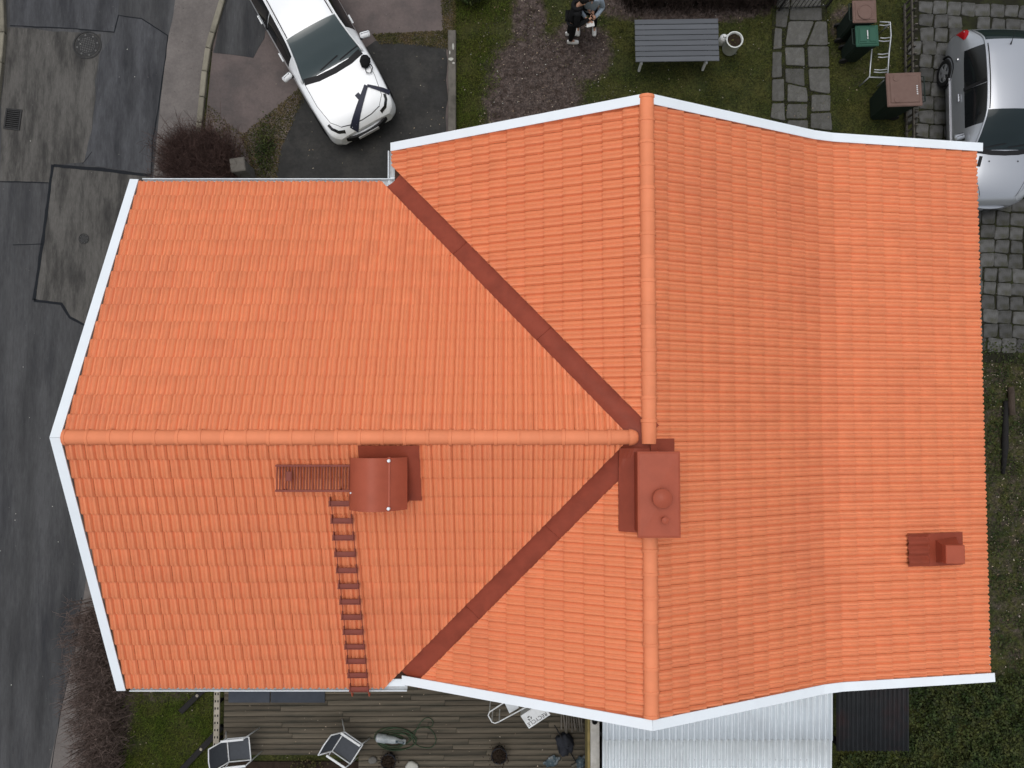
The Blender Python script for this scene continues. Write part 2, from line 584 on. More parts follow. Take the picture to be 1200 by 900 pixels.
# ================================================================== SETTING: ground
SOILS = [  # pixel centre, radii in pixels, weight
    (625, 110, 60, 75, 1.0), (680, 60, 40, 40, 0.9), (620, 20, 22, 35, 0.85), (655, 150, 70, 20, 0.6),
    (1180, 600, 40, 230, 0.42), (1180, 420, 40, 40, 0.4), (1000, 60, 30, 60, 0.25), (1110, 780, 60, 60, 0.2),
    (110, 800, 50, 120, 1.0), (240, 190, 60, 40, 0.8), (330, 160, 40, 60, 0.5), (800, 6, 110, 22, 1.0),
    (990, 30, 20, 30, 0.6), (760, 140, 80, 20, 0.25), (470, 50, 70, 16, 0.4), (180, 812, 60, 12, 0.5)]


def soil_at(X, Y):
    v = np.zeros_like(X)
    for px, py, rx, ry, w in SOILS:
        c = P(px, py)
        k = 18.0 / FPX
        d = ((X - c.x) / (rx * k)) ** 2 + ((Y - c.y) / (ry * k)) ** 2
        v = np.maximum(v, w * np.clip(1.5 - d, 0, 1))
    return v


def make_ground():
    gx = np.concatenate([[-300, -60, -20], np.arange(-13, 13.01, 0.1), [20, 60, 300]])
    gy = np.concatenate([[-300, -60, -16], np.arange(-9.6, 10.61, 0.1), [18, 60, 300]])
    X, Y = np.meshgrid(gx, gy)
    z = np.zeros_like(X)
    for i in range(X.shape[0]):
        for j in range(X.shape[1]):
            z[i, j] = 0.018 * mnoise.noise(Vector((X[i, j] * 1.7, Y[i, j] * 1.7, 3.0)))
    z -= 0.02
    v = np.stack([X.ravel(), Y.ravel(), z.ravel()], 1)
    nx, ny = len(gx), len(gy)
    i = np.arange(nx - 1)
    q = (np.arange(ny - 1)[:, None] * nx + i[None, :]).ravel()
    f = np.stack([q, q + 1, q + 1 + nx, q + nx], 1)
    o = fast_mesh('ground', v, f, 'lawn_ground', smooth=True)
    a = o.data.attributes.new('soil', 'FLOAT', 'POINT')
    a.data.foreach_set('value', soil_at(X, Y).ravel().astype(np.float32))
    struct(o, 'mossy lawn and bare earth around the house')


make_ground()

# road, pavement and drive
EDGE = [(212, -60), (203, 20), (197, 45), (188, 120), (180, 205), (128, 480), (104, 660), (92, 740), (72, 830), (58, 900), (45, 980)]
road_poly = pix_poly([(-260, -60)] + EDGE + [(-260, 980)])
sheet('road', road_poly, 0.0, 'asphalt', 'worn grey asphalt street beside the house')
WALK_R = [(275, -60), (262, 0), (250, 45), (241, 80), (234, 150), (225, 215), (175, 500), (128, 690), (112, 800), (100, 900), (90, 980)]
walk_poly = pix_poly(EDGE + WALK_R[::-1])
sheet('pavement', walk_poly, 0.006, 'asphalt_walk', 'pale asphalt footway strip along the street')
sheet('road_patch', pix_poly([(14, -40), (140, -40), (139, 16), (134, 37), (90, 34), (12, 30)]), 0.004, 'asphalt_blue', amp=0.01)
sheet('road_patch', pix_poly([(140, 18), (166, 22), (196, 42), (193, 70), (186, 120), (180, 160), (177, 204), (98, 192), (110, 140), (118, 62), (134, 38)]), 0.005, 'asphalt_blue', amp=0.02, seed=4)
sheet('road_patch', pix_poly([(63, 195), (176, 207), (150, 420), (100, 380), (82, 371), (72, 356), (41, 351)]), 0.004, 'asphalt_old', amp=0.008)
sheet('road_patch', pix_poly([(8, 32), (118, 40), (108, 150), (100, 190), (62, 193), (58, 214), (0, 212), (2, 110)]), 0.003, 'asphalt_old', amp=0.03, seed=9)


def seam(px, w, z=0.009):
    pts = [P(x, y) for x, y in px]
    fine = []
    for a, b in zip(pts, pts[1:]):
        k = max(1, int((b - a).length / 0.12))
        fine += [a.lerp(b, i / k) for i in range(k)]
    fine.append(pts[-1])
    mb = MB()
    L, Rr = [], []
    for i, p in enumerate(fine):
        d = (fine[min(i + 1, len(fine) - 1)] - fine[max(i - 1, 0)]).normalized()
        nr = Vector((-d.y, d.x, 0))
        ww = w * (0.8 + 0.5 * mnoise.noise(p * 3.0)) / 2
        jit = nr * 0.012 * mnoise.noise(p * 4 + Vector((9, 0, 0)))
        L.append(p + nr * ww + jit + Vector((0, 0, z)))
        Rr.append(p - nr * ww + jit + Vector((0, 0, z)))
    n = len(fine)
    mb.add(L + Rr, [(i + n, i + n + 1, i + 1, i) for i in range(n - 1)])
    return struct(mb.build('tar_seam', 'tar'))


seam([(63, 194), (120, 199), (177, 206)], 0.085)
seam([(62, 193), (52, 270), (40, 352)], 0.085)
seam([(40, 352), (72, 356), (82, 372), (103, 383)], 0.075)
seam([(12, 30), (90, 34), (134, 38), (139, 18)], 0.03)
seam([(139, 18), (166, 22), (197, 42)], 0.025)
seam([(197, 42), (195, 60), (186, 125), (179, 165), (177, 205)], 0.028)
seam([(0, 213), (57, 214)], 0.03)
seam([(15, 287), (50, 286)], 0.02)
seam([(97, 192), (108, 178)], 0.02)
seam([(96, 700), (88, 760), (72, 830), (60, 900)], 0.02)

# kerbs, each stone its own piece
def kerb(px, w, h, seg, label):
    pts = [P(x, y) for x, y in px]
    root = empty('kerb', pts[0])
    struct(root, label)
    carry = []
    for a, b in zip(pts, pts[1:]):
        k = max(1, round((b - a).length / seg))
        for i in range(k):
            p, q = a.lerp(b, i / k), a.lerp(b, (i + 1) / k)
            d = (q - p).normalized()
            mb = MB()
            mb.bbox((0, 0, 0), ((q - p).length - 0.012, w, h + 0.1), 0.015)
            o = mb.build('kerb_stone', 'kerb', root)
            o.location = (p + q) / 2 - pts[0] + Vector((0, 0, h / 2 - 0.05 + rnd.uniform(-.006, .006)))
            o.rotation_euler = (0, 0, math.atan2(d.y, d.x))


kerb([(272, -40), (262, 0), (250, 40), (245, 58), (241, 85), (235, 145), (230, 180)], 0.13, 0.10, 0.72, 'weathered kerb stones between footway and driveway')
kerb([(2, -40), (5, 40), (2, 75), (-3, 118), (-8, 170)], 0.14, 0.12, 0.72, 'mossy pale kerb stones on the far side of the street')

# driveway in several asphalt layings
sheet('driveway', pix_poly([(263, -60), (533, -60), (527, 160), (470, 230), (300, 230), (240, 150), (250, 50)]), 0.004, 'asphalt_red', 'patched reddish asphalt driveway')
sheet('driveway_patch', pix_poly([(268, -60), (330, -60), (310, 45), (297, 68), (270, 64), (250, 62), (257, 30)]), 0.010, 'asphalt', amp=0.02)
sheet('driveway_patch', pix_poly([(440, 48), (480, 52), (524, 50), (523, 160), (470, 215), (470, 300), (322, 300), (320, 215), (328, 180), (352, 118), (360, 98)]), 0.012, 'asphalt_wet', amp=0.03, seed=2)

# ------------------------------------------------------------------ stone path and stone paving
path_root = empty('garden_path', P(938, 80))
struct(path_root, 'path of irregular grey stone slabs through the lawn')
PB = MB()
PB.prism(pix_poly([(905, -30), (968, -30), (973, 150), (970, 220), (903, 220), (905, 60)]), -0.05, 0.004)
PB.build('path_bed', 'joint_soil', path_root, world=True)
PATH = [  # zoomed pixel corners (x4, offset 700)
    [(838, 46), (898, 46), (884, 130), (836, 124)], [(905, 44), (1046, 40), (1048, 98), (902, 96)],
    [(896, 104), (1012, 104), (968, 210), (882, 212)], [(1024, 104), (1074, 104), (1078, 212), (984, 210)],
    [(832, 134), (864, 138), (862, 228), (824, 232)], [(880, 226), (966, 226), (970, 310), (884, 306)],
    [(986, 222), (1080, 222), (1084, 314), (990, 314)], [(820, 248), (862, 248), (862, 362), (818, 364)],
    [(882, 324), (966, 324), (970, 406), (884, 386)], [(990, 326), (1086, 324), (1086, 440), (996, 424)],
    [(820, 376), (872, 374), (874, 474), (818, 474)], [(894, 396), (978, 414), (984, 478), (890, 476)],
    [(1006, 446), (1090, 448), (1090, 520), (1004, 522)], [(818, 488), (874, 486), (878, 566), (812, 552)],
    [(892, 490), (982, 490), (980, 556), (886, 556)], [(1000, 534), (1092, 530), (1098, 612), (1000, 600)],
    [(814, 580), (874, 580), (876, 660), (812, 660)], [(892, 568), (984, 566), (980, 650), (892, 650)],
    [(1000, 616), (1096, 624), (1096, 700), (1000, 700)], [(840, -60), (900, -60), (900, 34), (838, 36)],
    [(912, -60), (1044, -60), (1044, 28), (908, 34)]]
for i, q in enumerate(PATH):
    poly = [P(700 + x / 4.0, y / 4.0) for x, y in q]
    c = sum(poly, Vector()) / 4
    poly = [c + (p - c) * 1.05 for p in poly]
    pts = []
    for a, b in zip(poly, poly[1:] + poly[:1]):
        for t in (0.06, 0.35, 0.65, 0.94):
            p = a.lerp(b, t)
            p = p + (c - p).normalized() * 0.012 * rnd.random()
            pts.append(p - c)
    mb = MB()
    mb.prism(pts, -0.05, 0.030 + rnd.uniform(-.006, .008), 0.012)
    o = mb.build('path_slab', 'slab', path_root)
    o.location = c - path_root.location
    o.rotation_euler = (rnd.uniform(-.008, .008), rnd.uniform(-.008, .008), 0)

pave_root = empty('stone_paving', P(1150, 200))
struct(pave_root, 'worn square stone paving where the silver car stands')
PV = MB()
PV.prism(pix_poly([(1078, -60), (1300, -60), (1300, 425), (1145, 425), (1070, 220), (1068, 60)]), -0.05, 0.003)
PV.build('paving_bed', 'joint_soil', pave_root, world=True)
clip_pv = pix_poly([(1072, 24), (1084, 6), (1290, 6), (1290, 426), (1140, 418), (1100, 300), (1066, 220), (1068, 110)])
ang = R(-3)
ex, ey = Vector((math.cos(ang), math.sin(ang), 0)), Vector((-math.sin(ang), math.cos(ang), 0))
base_p = P(1072, 8)
for r in range(26):
    shift = rnd.uniform(-.06, .06)
    for q in range(12):
        c = base_p + ex * (q * 0.345 + shift - 0.1) - ey * (r * 0.335) + Vector((0.08 * math.sin(r * .3), 0, 0))
        if not inpoly(np.array([[c.x, c.y]]), clip_pv)[0]:
            continue
        ii = 600 + FPX * c.x / 18
        if ii < 1120 and c.y < 5.6:
            continue
        if rnd.random() < 0.02:
            continue
        w, h = 0.338 * rnd.uniform(.92, 1.0), 0.328 * rnd.uniform(.92, 1.0)
        pts = []
        cs = [(-w / 2, -h / 2), (w / 2, -h / 2), (w / 2, h / 2), (-w / 2, h / 2)]
        cs = [(x + rnd.uniform(-.026, .026), y + rnd.uniform(-.026, .026)) for x, y in cs]
        for a, b in zip(cs, cs[1:] + cs[:1]):
            for t in (0.1, 0.5, 0.9):
                k = rnd.uniform(.96, 1.0) if t == .5 else 1.0
                pts.append(((a[0] + (b[0] - a[0]) * t) * k, (a[1] + (b[1] - a[1]) * t) * k))
        mb = MB()
        mb.prism(pts, -0.05, 0.03, 0.014)
        o = mb.build('paving_stone', 'sett', pave_root)
        o.location = c - pave_root.location + Vector((0, 0, rnd.uniform(-.012, .012)))
        o.rotation_euler = (rnd.uniform(-.02, .02), rnd.uniform(-.03, .03), ang + rnd.uniform(-.07, .07))


# ================================================================== HOUSE
house = empty('house', (0, 0, 0), 0, 'house with bright orange double-roll tile roof and white verge boards', 'house')
XR, ZR = 2.0, 6.75          # main ridge
YW, ZW = -0.28, 6.72        # wing ridge
SM, SW = 0.53, 0.48         # main west slope, wing slopes
XLE = -2.08                 # main west eave
BRK = [(2.0, 6.75), (5.1, 5.169), (5.42, 5.057), (8.22, 4.50)]   # east slope profile (x, z)
XWG = -6.60                 # wing gable edge of the tiles
YWT, YWB = 4.12, -4.55      # wing eaves
def ytop(x): return 4.72 + 0.012 * abs(x - 2)
def ybot(x): return -4.37 - 0.012 * abs(x - 2)
def zmain_w(x): return ZR - SM * (XR - x)
def zwing(y): return ZW - SW * abs(y - YW)


# walls
mb = MB()
wz = lambda x: (zmain_w(x) if x < 2 else np.interp(x, [b[0] for b in BRK], [b[1] for b in BRK])) - 0.22
xs = [-1.7, 2.0, 5.1, 5.42, 7.9]
pts = [(-1.7, 0)] + [(x, float(wz(x))) for x in xs] + [(7.9, 0)]
n = len(pts)
mb.add([(x, 4.35, z) for x, z in pts] + [(x, -4.0, z) for x, z in pts],
       [tuple(range(n)), tuple(range(2 * n - 1, n - 1, -1))] + [(i, i + n, (i + 1) % n + n, (i + 1) % n) for i in range(n)])
mb.build('wall', 'render_wall', house)
mb = MB()
ys = [(-4.2, 0), (-4.2, zwing(-4.2) - .22), (YW, ZW - .22), (3.75, zwing(3.75) - .22), (3.75, 0)]
n = 5
mb.add([(-6.2, y, z) for y, z in ys] + [(-1.75, y, z) for y, z in ys],
       [tuple(range(n)), tuple(range(2 * n - 1, n - 1, -1))] + [(i, i + n, (i + 1) % n + n, (i + 1) % n) for i in range(n)])
mb.build('wall', 'render_wall', house)

# roof deck under the tiles
def slab_poly(top, th=0.12):
    """thick slab under an upper polygon"""
    n = len(top)
    return [Vector(p) for p in top] + [Vector(p) - Vector((0, 0, th)) for p in top], \
        [tuple(range(n)), tuple(range(2 * n - 1, n - 1, -1))] + [(i, i + n, (i + 1) % n + n, (i + 1) % n) for i in range(n)]


def valley_y(x, side):
    z = zmain_w(x)
    return YW + side * (ZW - z) / SW


mb = MB()
dz = -0.03
VX0, VX1 = -2.0, XR - (ZR - ZW) / SM
# main west slope
poly = [(XR, ytop(2), ZR + dz), (XLE, ytop(-2), zmain_w(XLE) + dz), (XLE, valley_y(XLE, 1), zmain_w(XLE) + dz), (VX1, YW, ZW + dz),
        (-1.72, valley_y(-1.72, -1), zmain_w(-1.72) + dz), (-1.9, ybot(-2), zmain_w(-1.9) + dz), (XR, ybot(2), ZR + dz)]
mb.add(*slab_poly(poly))
for (x0, z0), (x1, z1) in zip(BRK, BRK[1:]):
    mb.add(*slab_poly([(x0, ytop(x0), z0 + dz), (x0, ybot(x0), z0 + dz), (x1, ybot(x1), z1 + dz), (x1, ytop(x1), z1 + dz)]))
roof = None
mb.add(*slab_poly([(XWG, YW, ZW + dz), (XWG, YWT, zwing(YWT) + dz), (XLE + .02, YWT - .06, zwing(YWT - .06) + dz), (VX1, YW, ZW + dz)][::-1]))
mb.add(*slab_poly([(XWG, YW, ZW + dz), (XWG, YWB, zwing(YWB) + dz), (-1.95, YWB + .02, zwing(YWB) + dz), (VX1, YW, ZW + dz)]))
roof = mb.build('roof', 'underlay', house)

# ---- tiles
TW, TG, TL, NSEG = 0.300, 0.320, 0.392, 12
def prof(x):
    t = (x / 0.15) % 1.0
    return float(np.interp(t, [0, 1 / 6, 2 / 6, .5, 4 / 6, 5 / 6, 1], [-.008, .024, .034, .014, .036, .030, -.008]))


def tile_template():
    v, f = [], []
    g = 0.0004
    hs = [prof(TW * i / NSEG) + 0.004 * (i / NSEG) for i in range(NSEG + 1)]
    xs = np.linspace(-TW / 2 + g, TW / 2 - g, NSEG + 1)
    zt, zh = 0.054, 0.000
    n = NSEG + 1
    for y, z in ((0.0, zt - 0.012), (0.022, zt), (TL, zh)):
        for x, h in zip(xs, hs):
            v.append((x, y, z + h))
    for z in (zt - 0.012, zt - 0.050):           # front face (own verts: sharp)
        for x, h in zip(xs, hs):
            v.append((x, 0.0 if z > .03 else 0.012, z + h))
    for i in range(NSEG):
        f.append((i, i + 1, n + i + 1, n + i))
        f.append((n + i, n + i + 1, 2 * n + i + 1, 2 * n + i))
        f.append((4 * n + i, 4 * n + i + 1, 3 * n + i + 1, 3 * n + i))
    return v, f


TV, TF = tile_template()
tile_me = bpy.data.meshes.new('tile')
tile_me.from_pydata(TV, [], TF)
tile_me.materials.append(M['tile'])
tile_me.polygons.foreach_set('use_smooth', [True] * len(TF))
tile_me.set_sharp_from_angle(angle=R(38))
tile_me.update()

Z3 = Vector((0, 0, 1))
class Slope:
    def __init__(s, eave, e, d, length, cols, courses, cuts, gauge, off=0.0):
        """eave: point at eave line; e: along eave; d: UP-slope unit; cols: col index range; cuts: [(point, normal keep side)]"""
        s.o, s.e, s.d = Vector(eave), Vector(e).normalized(), Vector(d).normalized()
        s.n = s.e.cross(s.d)
        if s.n.z < 0:
            s.e = -s.e
            s.n = s.e.cross(s.d)
        s.cols, s.courses, s.cuts, s.g, s.off = cols, courses, cuts, gauge, off


def unit(*v): return Vector(v).normalized()


slopes = []
VW = 0.158      # half the open valley, measured in plan
def vcut(side, keep):
    """cut plane beside a valley; keep = 'wing' or 'main'"""
    a = Vector((-2.0, valley_y(-2.0, side), 0))
    b = Vector((VX1, YW, 0))
    t = (b - a).normalized()
    nr = Vector((-t.y, t.x, 0))
    probe = Vector((-5, YW, 0)) if keep == 'wing' else Vector((-1.5, 4.6 * side, 0))
    if (probe - a).dot(nr) < 0:
        nr = -nr
    return (a + nr * VW, nr)


# wing north / south
for side in (1, -1):
    yE = YWT if side > 0 else YWB
    L = abs(yE - YW) * math.sqrt(1 + SW * SW)
    g = L / round(L / TG) * 1.0
    up = unit(0, -side, SW)
    slopes.append(Slope((XWG + TW / 2 + .02, yE, zwing(yE)), (1, 0, 0), up, L, range(0, 31), range(0, round(L / g) + 1), [
        vcut(side, 'wing'), (Vector((0, YW + 0.02 * side, 0)), Vector((0, side, 0)))], g))
# main west: north part and south part share one slope
LW = (XR - XLE) * math.sqrt(1 + SM * SM)
gW = LW / round(LW / TG)
for side in (1, -1):
    yA = ytop(-2) if side > 0 else ybot(-2)
    slopes.append(Slope((XLE, yA - side * (TW / 2 - .03), zmain_w(XLE)), (0, -side, 0), unit(1, 0, SM), LW, range(0, 17), range(0, round(LW / gW) + 1), [
        vcut(side, 'main'), (Vector((XR - 0.02, 0, 0)), Vector((-1, 0, 0))),
        (Vector((0, YW + side * 0.02, 0)), Vector((0, side, 0))), (Vector((-1.93, 0, 0)), Vector((1, 0, 0))) if side < 0 else (Vector((-9, 0, 0)), Vector((1, 0, 0))),
        (Vector((0, yA + side * .02, 0)), Vector((0, -side, 0)))], gW))
# main east: three facets
for k in (2, 1, 0):
    (x0, z0), (x1, z1) = BRK[k], BRK[k + 1]
    L = math.hypot(x1 - x0, z1 - z0)
    nc = max(1, round(L / TG))
    g = L / nc
    cut = [(Vector((x0 + (0.02 if k == 0 else -0.045), 0, 0)), Vector((1, 0, 0))), (Vector((0, ytop(8) + .0, 0)), Vector((0, -1, 0))), (Vector((0, ybot(8), 0)), Vector((0, 1, 0)))]
    slopes.append(Slope((x1, ytop(2) - TW / 2 + .03, z1), (0, -1, 0), unit(-(x1 - x0), 0, z0 - z1), L, range(-1, 32), range(0, nc + (1 if k == 0 else 0)), cut, g))

TVn = np.array(TV)
whole, cutv = [], []     # candidates
def march_dir(si):
    return [Vector((1, 0, 0)), Vector((1, 0, 0)), Vector((0, -1, 0)), Vector((0, 1, 0)), Vector((0, -1, 0)), Vector((0, -1, 0)), Vector((0, -1, 0))][si]


for si, S in enumerate(slopes):
    mdir = march_dir(si)
    for r in S.courses:
        for c in S.cols:
            loc = S.o + mdir * (c * TW) + S.d * (r * S.g - 0.015) + S.n * 0.004
            jz = rnd.uniform(-.0012, .0012)
            loc = loc + S.n * jz + S.d * rnd.uniform(-.0015, .0015)
            m3 = Matrix((S.e, S.d, S.n)).transposed().to_4x4()
            m3 = m3 @ Matrix.Rotation(rnd.uniform(-.005, .005), 4, 'X') @ Matrix.Rotation(rnd.uniform(-.004, .004), 4, 'Y')
            m3.translation = loc
            corners = [m3 @ Vector(p) for p in ((-TW / 2, 0, 0), (TW / 2, 0, 0), (-TW / 2, TL, 0), (TW / 2, TL, 0))]
            state = 2
            for p, nr in S.cuts:
                ds = [(q - p).dot(nr) for q in corners]
                if max(ds) < 0.01:
                    state = 0
                    break
                if min(ds) < 0:
                    state = 1
            if state == 0:
                continue
            (whole if state == 2 else cutv).append((m3, S))


def tile_size(m3):
    c = m3 @ Vector((0, TG / 2, 0.03))
    v = Vector((0, 0, CAMZ)) - c
    # projected size only, leave out what the chimneys hide
    if 1.5 < c.x < 2.4 and -1.8 < c.y < -.3:
        return 0
    u, w = FPX * c.x / (CAMZ - c.z), FPX * c.y / (CAMZ - c.z)
    return max(0.0, v.normalized().dot((m3.to_3x3() @ Vector((0, 0, 1))))) / v.length_squared


whole.sort(key=lambda q: -tile_size(q[0]))
for m3, S in whole[:300]:
    o = bpy.data.objects.new('tile', tile_me)
    o.matrix_world = m3
    C.objects.link(o)
    o.parent = roof
rest = whole[300:]
vs = np.concatenate([(np.array(m3)[:3, :3] @ TVn.T).T + np.array(m3)[:3, 3] for m3, S in rest])
fs = np.concatenate([np.array(TF) + i * len(TV) for i in range(len(rest))])
bm = bmesh.new()
for m3, S in cutv:
    b2 = bmesh.new()
    me_t = tile_me.copy()
    b2.from_mesh(me_t)
    bpy.data.meshes.remove(me_t)
    bmesh.ops.transform(b2, matrix=m3, verts=b2.verts)
    for p, nr in S.cuts:
        bmesh.ops.bisect_plane(b2, geom=b2.verts[:] + b2.edges[:] + b2.faces[:], plane_co=p, plane_no=nr, clear_inner=True)
    mp = {}
    for v in b2.verts:
        mp[v] = bm.verts.new(v.co)
    for f in b2.faces:
        nf = bm.faces.new([mp[v] for v in f.verts])
        nf.smooth = True
    b2.free()
allv = [bm.verts.new(tuple(p)) for p in vs]
for f in fs:
    nf = bm.faces.new([allv[i] for i in f])
    nf.smooth = True
me = bpy.data.meshes.new('tile_courses')
bm.to_mesh(me)
bm.free()
me.materials.append(M['tile'])
me.set_sharp_from_angle(angle=R(38))
o = bpy.data.objects.new('tile_courses', me)
C.objects.link(o)
o.parent = roof
o['kind'] = 'stuff'
o['label'] = 'remaining courses of orange double-roll roof tiles'


# ---- ridge tiles
def ridge_tile_mesh(name, L=0.36, r0=0.122, r1=0.105, nseg=10):
    mb = MB()
    rows = [(0.0, r0 - .004), (0.008, r0), (0.045, r0), (0.052, r0 - 0.010), (L, r1)]
    v, f = [], []
    for (x, r) in rows:
        for i in range(nseg + 1):
            a = PI * (i / nseg) * 1.06 - PI * 0.03
            v.append((x, r * math.cos(a), r * 0.82 * math.sin(a)))
    n = nseg + 1
    for k in range(len(rows) - 1):
        for i in range(nseg):
            f.append((k * n + i, k * n + n + i, k * n + n + i + 1, k * n + i + 1))
    f.append(tuple(range(n)))
    f.append(tuple((len(rows) - 1) * n + i for i in range(n - 1, -1, -1)))
    mb.add(v, f)
    me = bpy.data.meshes.new(name)
    me.from_pydata([tuple(p) for p in mb.v], [], mb.f)
    me.materials.append(M['ridge_tile'])
    me.polygons.foreach_set('use_smooth', [True] * len(mb.f))
    me.set_sharp_from_angle(angle=R(40))
    me.update()
    return me


rt_me = ridge_tile_mesh('ridge_tile')
def ridge_run(a, b, step=0.335, me=rt_me, name='ridge_tile'):
    a, b = Vector(a), Vector(b)
    d = (b - a)
    L = d.length
    d.normalize()
    n = round(L / step)
    st = L / n
    ang = math.atan2(d.y, d.x)
    for i in range(n):
        o = bpy.data.objects.new(name, me)
        C.objects.link(o)
        o.parent = roof
        o.location = a + d * (i * st) + Vector((rnd.uniform(-.003, .003), rnd.uniform(-.003, .003), rnd.uniform(-.002, .002)))
        o.rotation_euler = (0, R(-0.6), ang + rnd.uniform(-.008, .008))


ridge_run((XR, ytop(2) + 0.07, ZR + 0.035), (XR, -0.36, ZR + 0.035))
ridge_run((XR, ybot(2) + 0.085, ZR + 0.035), (XR, -1.6, ZR + 0.035))
ridge_run((XWG + .055, YW, ZW + 0.032), (1.72, YW, ZW + 0.032))
mb = MB()                                   # rounded end cap where the wing ridge meets the main ridge
v, f = [], []
for k in range(6):
    a = PI / 2 * k / 5
    for i in range(13):
        t = PI * i / 12
        v.append((1.70 + 0.145 * math.sin(a), YW + 0.122 * math.cos(t) * (0.35 + .65 * math.cos(a)), ZW + 0.045 + 0.108 * math.sin(t) * math.cos(a * .85)))
for k in range(5):
    for i in range(12):
        f.append((k * 13 + i, k * 13 + 13 + i, k * 13 + 14 + i, k * 13 + i + 1))
mb.add(v, f)
mb.build('ridge_end_cap', 'ridge_tile', roof, smooth=True)

# ---- valley flashing
for side in (1, -1):
    mb = MB()
    xa = -2.09 if side > 0 else -1.76
    a = Vector((xa, valley_y(xa, side), zmain_w(xa)))
    b = Vector((VX1, YW, ZW))
    t = (b - a).normalized()
    ml = Vector((0, side, 0))
    # directions lying in each slope, at right angles to the valley in plan
    tp = Vector((t.x, t.y, 0)).normalized()
    nr = Vector((-tp.y, tp.x, 0))
    if nr.dot(Vector((-1, 0, 0))) < 0:
        nr = -nr                               # nr points to the wing
    def on_wing(p): return Vector((p.x, p.y, zwing(p.y)))
    def on_main(p): return Vector((p.x, p.y, zmain_w(p.x)))
    N = 34
    v, f = [], []
    for i in range(N + 1):
        c = a.lerp(b, i / N)
        wv = 0.012 * mnoise.noise(Vector((i * .35, side * 4.0, 0)))
        row = [on_wing(c + nr * 0.26) + Vector((0, 0, .012)), on_wing(c + nr * 0.10) + Vector((0, 0, .018 + wv)), c + Vector((0, 0, 0.024)),
               on_main(c - nr * 0.10) + Vector((0, 0, .018 - wv)), on_main(c - nr * 0.26) + Vector((0, 0, .012))]
        v += row
    for i in range(N):
        for j in range(4):
            f.append((i * 5 + j, i * 5 + j + 1, i * 5 + 6 + j, i * 5 + 5 + j))
    mb.add(v, f)
    vf = fix_normals(mb.build('valley_flashing', 'valley_metal', roof, smooth=True))
    for t_ in (0.3, 0.64):
        c = a.lerp(b, t_)
        up_ = Vector((0, 0, .024))
        sm_ = MB()
        sm_.tube([on_wing(c + nr * .2) + up_, on_wing(c + nr * .1) + up_, c + up_ * 1.1, on_main(c - nr * .1) + up_, on_main(c - nr * .2) + up_], .007, 6)
        sm_.build('lap_seam', 'valley_metal', roof)

# ---- verge boards (white sheet metal capping along the gables)
def verge(pts, outward, name='verge_board', w=0.145, up=0.130, down=0.13):
    A = Vector(outward)
    fr = []
    for i, p in enumerate(pts):
        fr.append((A, Vector((0, 0, 1))))
    sect = [(-w / 2, up - 0.012), (w / 2, up), (w / 2, -down), (w / 2 - 0.02, -down), (w / 2 - .02, up - 0.03), (-w / 2, up - 0.03)]
    mb = MB()
    mb.sweep(sect, pts, fr)
    o = fix_normals(mb.build(name, 'white_metal', house))
    return o


def curve_pts(fn, xs): return [Vector(fn(x)) for x in xs]


for side in (1, -1):
    yy = ytop if side > 0 else ybot
    off = 0.0
    xl = XLE - 0.06 if side > 0 else -1.86
    verge([Vector((x, yy(x) + off, zmain_w(x))) for x in np.linspace(xl, XR - .0015, 4)], (0, side, 0))
    zz = lambda x: float(np.interp(x, [b[0] for b in BRK], [b[1] for b in BRK]))
    verge([Vector((x, yy(x) + off, zz(x) if x < 8.22 else 4.50 - .2 * (x - 8.22))) for x in (XR + .0015, 3.4, 5.08, 5.44, 7.0, 8.34 if side > 0 else 8.29)], (0, side, 0))
    ye = YWT + .07 if side > 0 else YWB - .07
    verge([Vector((XWG - 0.03, y, zwing(y))) for y in np.linspace(YW + side * .0015, ye, 4)], (-1, 0, 0))

# ---- gutters
def gutter(a, b, r=0.062, inner='gutter_grey', name='gutter'):
    a, b = Vector(a), Vector(b)
    d = (b - a).normalized()
    A = Vector((-d.y, d.x, 0))
    sect = [(r * math.cos(t), r * math.sin(t)) for t in np.linspace(PI, 2 * PI, 9)] + [(r - 0.006, 0.003)] + \
           [((r - .006) * math.cos(t), (r - .006) * math.sin(t)) for t in np.linspace(2 * PI, PI, 9)]
    mb = MB()
    mb.sweep(sect, [a, b], [(A, Vector((0, 0, 1)))] * 2)
    g = fix_normals(mb.build(name, inner, house, smooth=True, auto=50))
    mb = MB()
    for s in (1, -1):
        mb.tube([a + A * r * s + Vector((0, 0, .006)), b + A * r * s + Vector((0, 0, .006))], 0.0105, 6)
    mb.build('gutter_rim', 'white_metal', g)
    return g


gutter((XWG + 0.05, YWT + 0.055, zwing(YWT) - 0.05), (XLE - .02, YWT + 0.055, zwing(YWT) - 0.055))
gutter((XWG + 0.05, YWB - 0.055, zwing(YWB) - 0.05), (-1.80, YWB - 0.055, zwing(YWB) - 0.055))
gutter((XLE - .055, ytop(-2) - .02, zmain_w(XLE) - .05), (XLE - .055, YWT + 0.14, zmain_w(XLE) - .055))
gutter((8.22 - .05, ytop(8) - .05, 4.43), (8.22 + .022, ybot(8) + .05, 4.43))
mb = MB()                                    # rounded outlet corner where the two gutters meet
mb.lathe([(0.02, -.09), (0.075, -.07), (0.085, 0.0), (0.078, 0.004), (0.06, -.03), (0.01, -.05)], (XLE - .03, YWT + .075, zmain_w(XLE) - .045), 18)
mb.build('gutter_corner', 'white_metal', house, smooth=True)
mb = MB()                                    # white eave flashing below the south valley
mb.prism([(-2.22, -4.44), (-1.82, -4.44), (-1.82, -4.56), (-2.25, -4.56)], zwing(-4.55) - 0.015, zwing(-4.55) + 0.035)
mb.build('eave_flashing', 'white_metal', house)

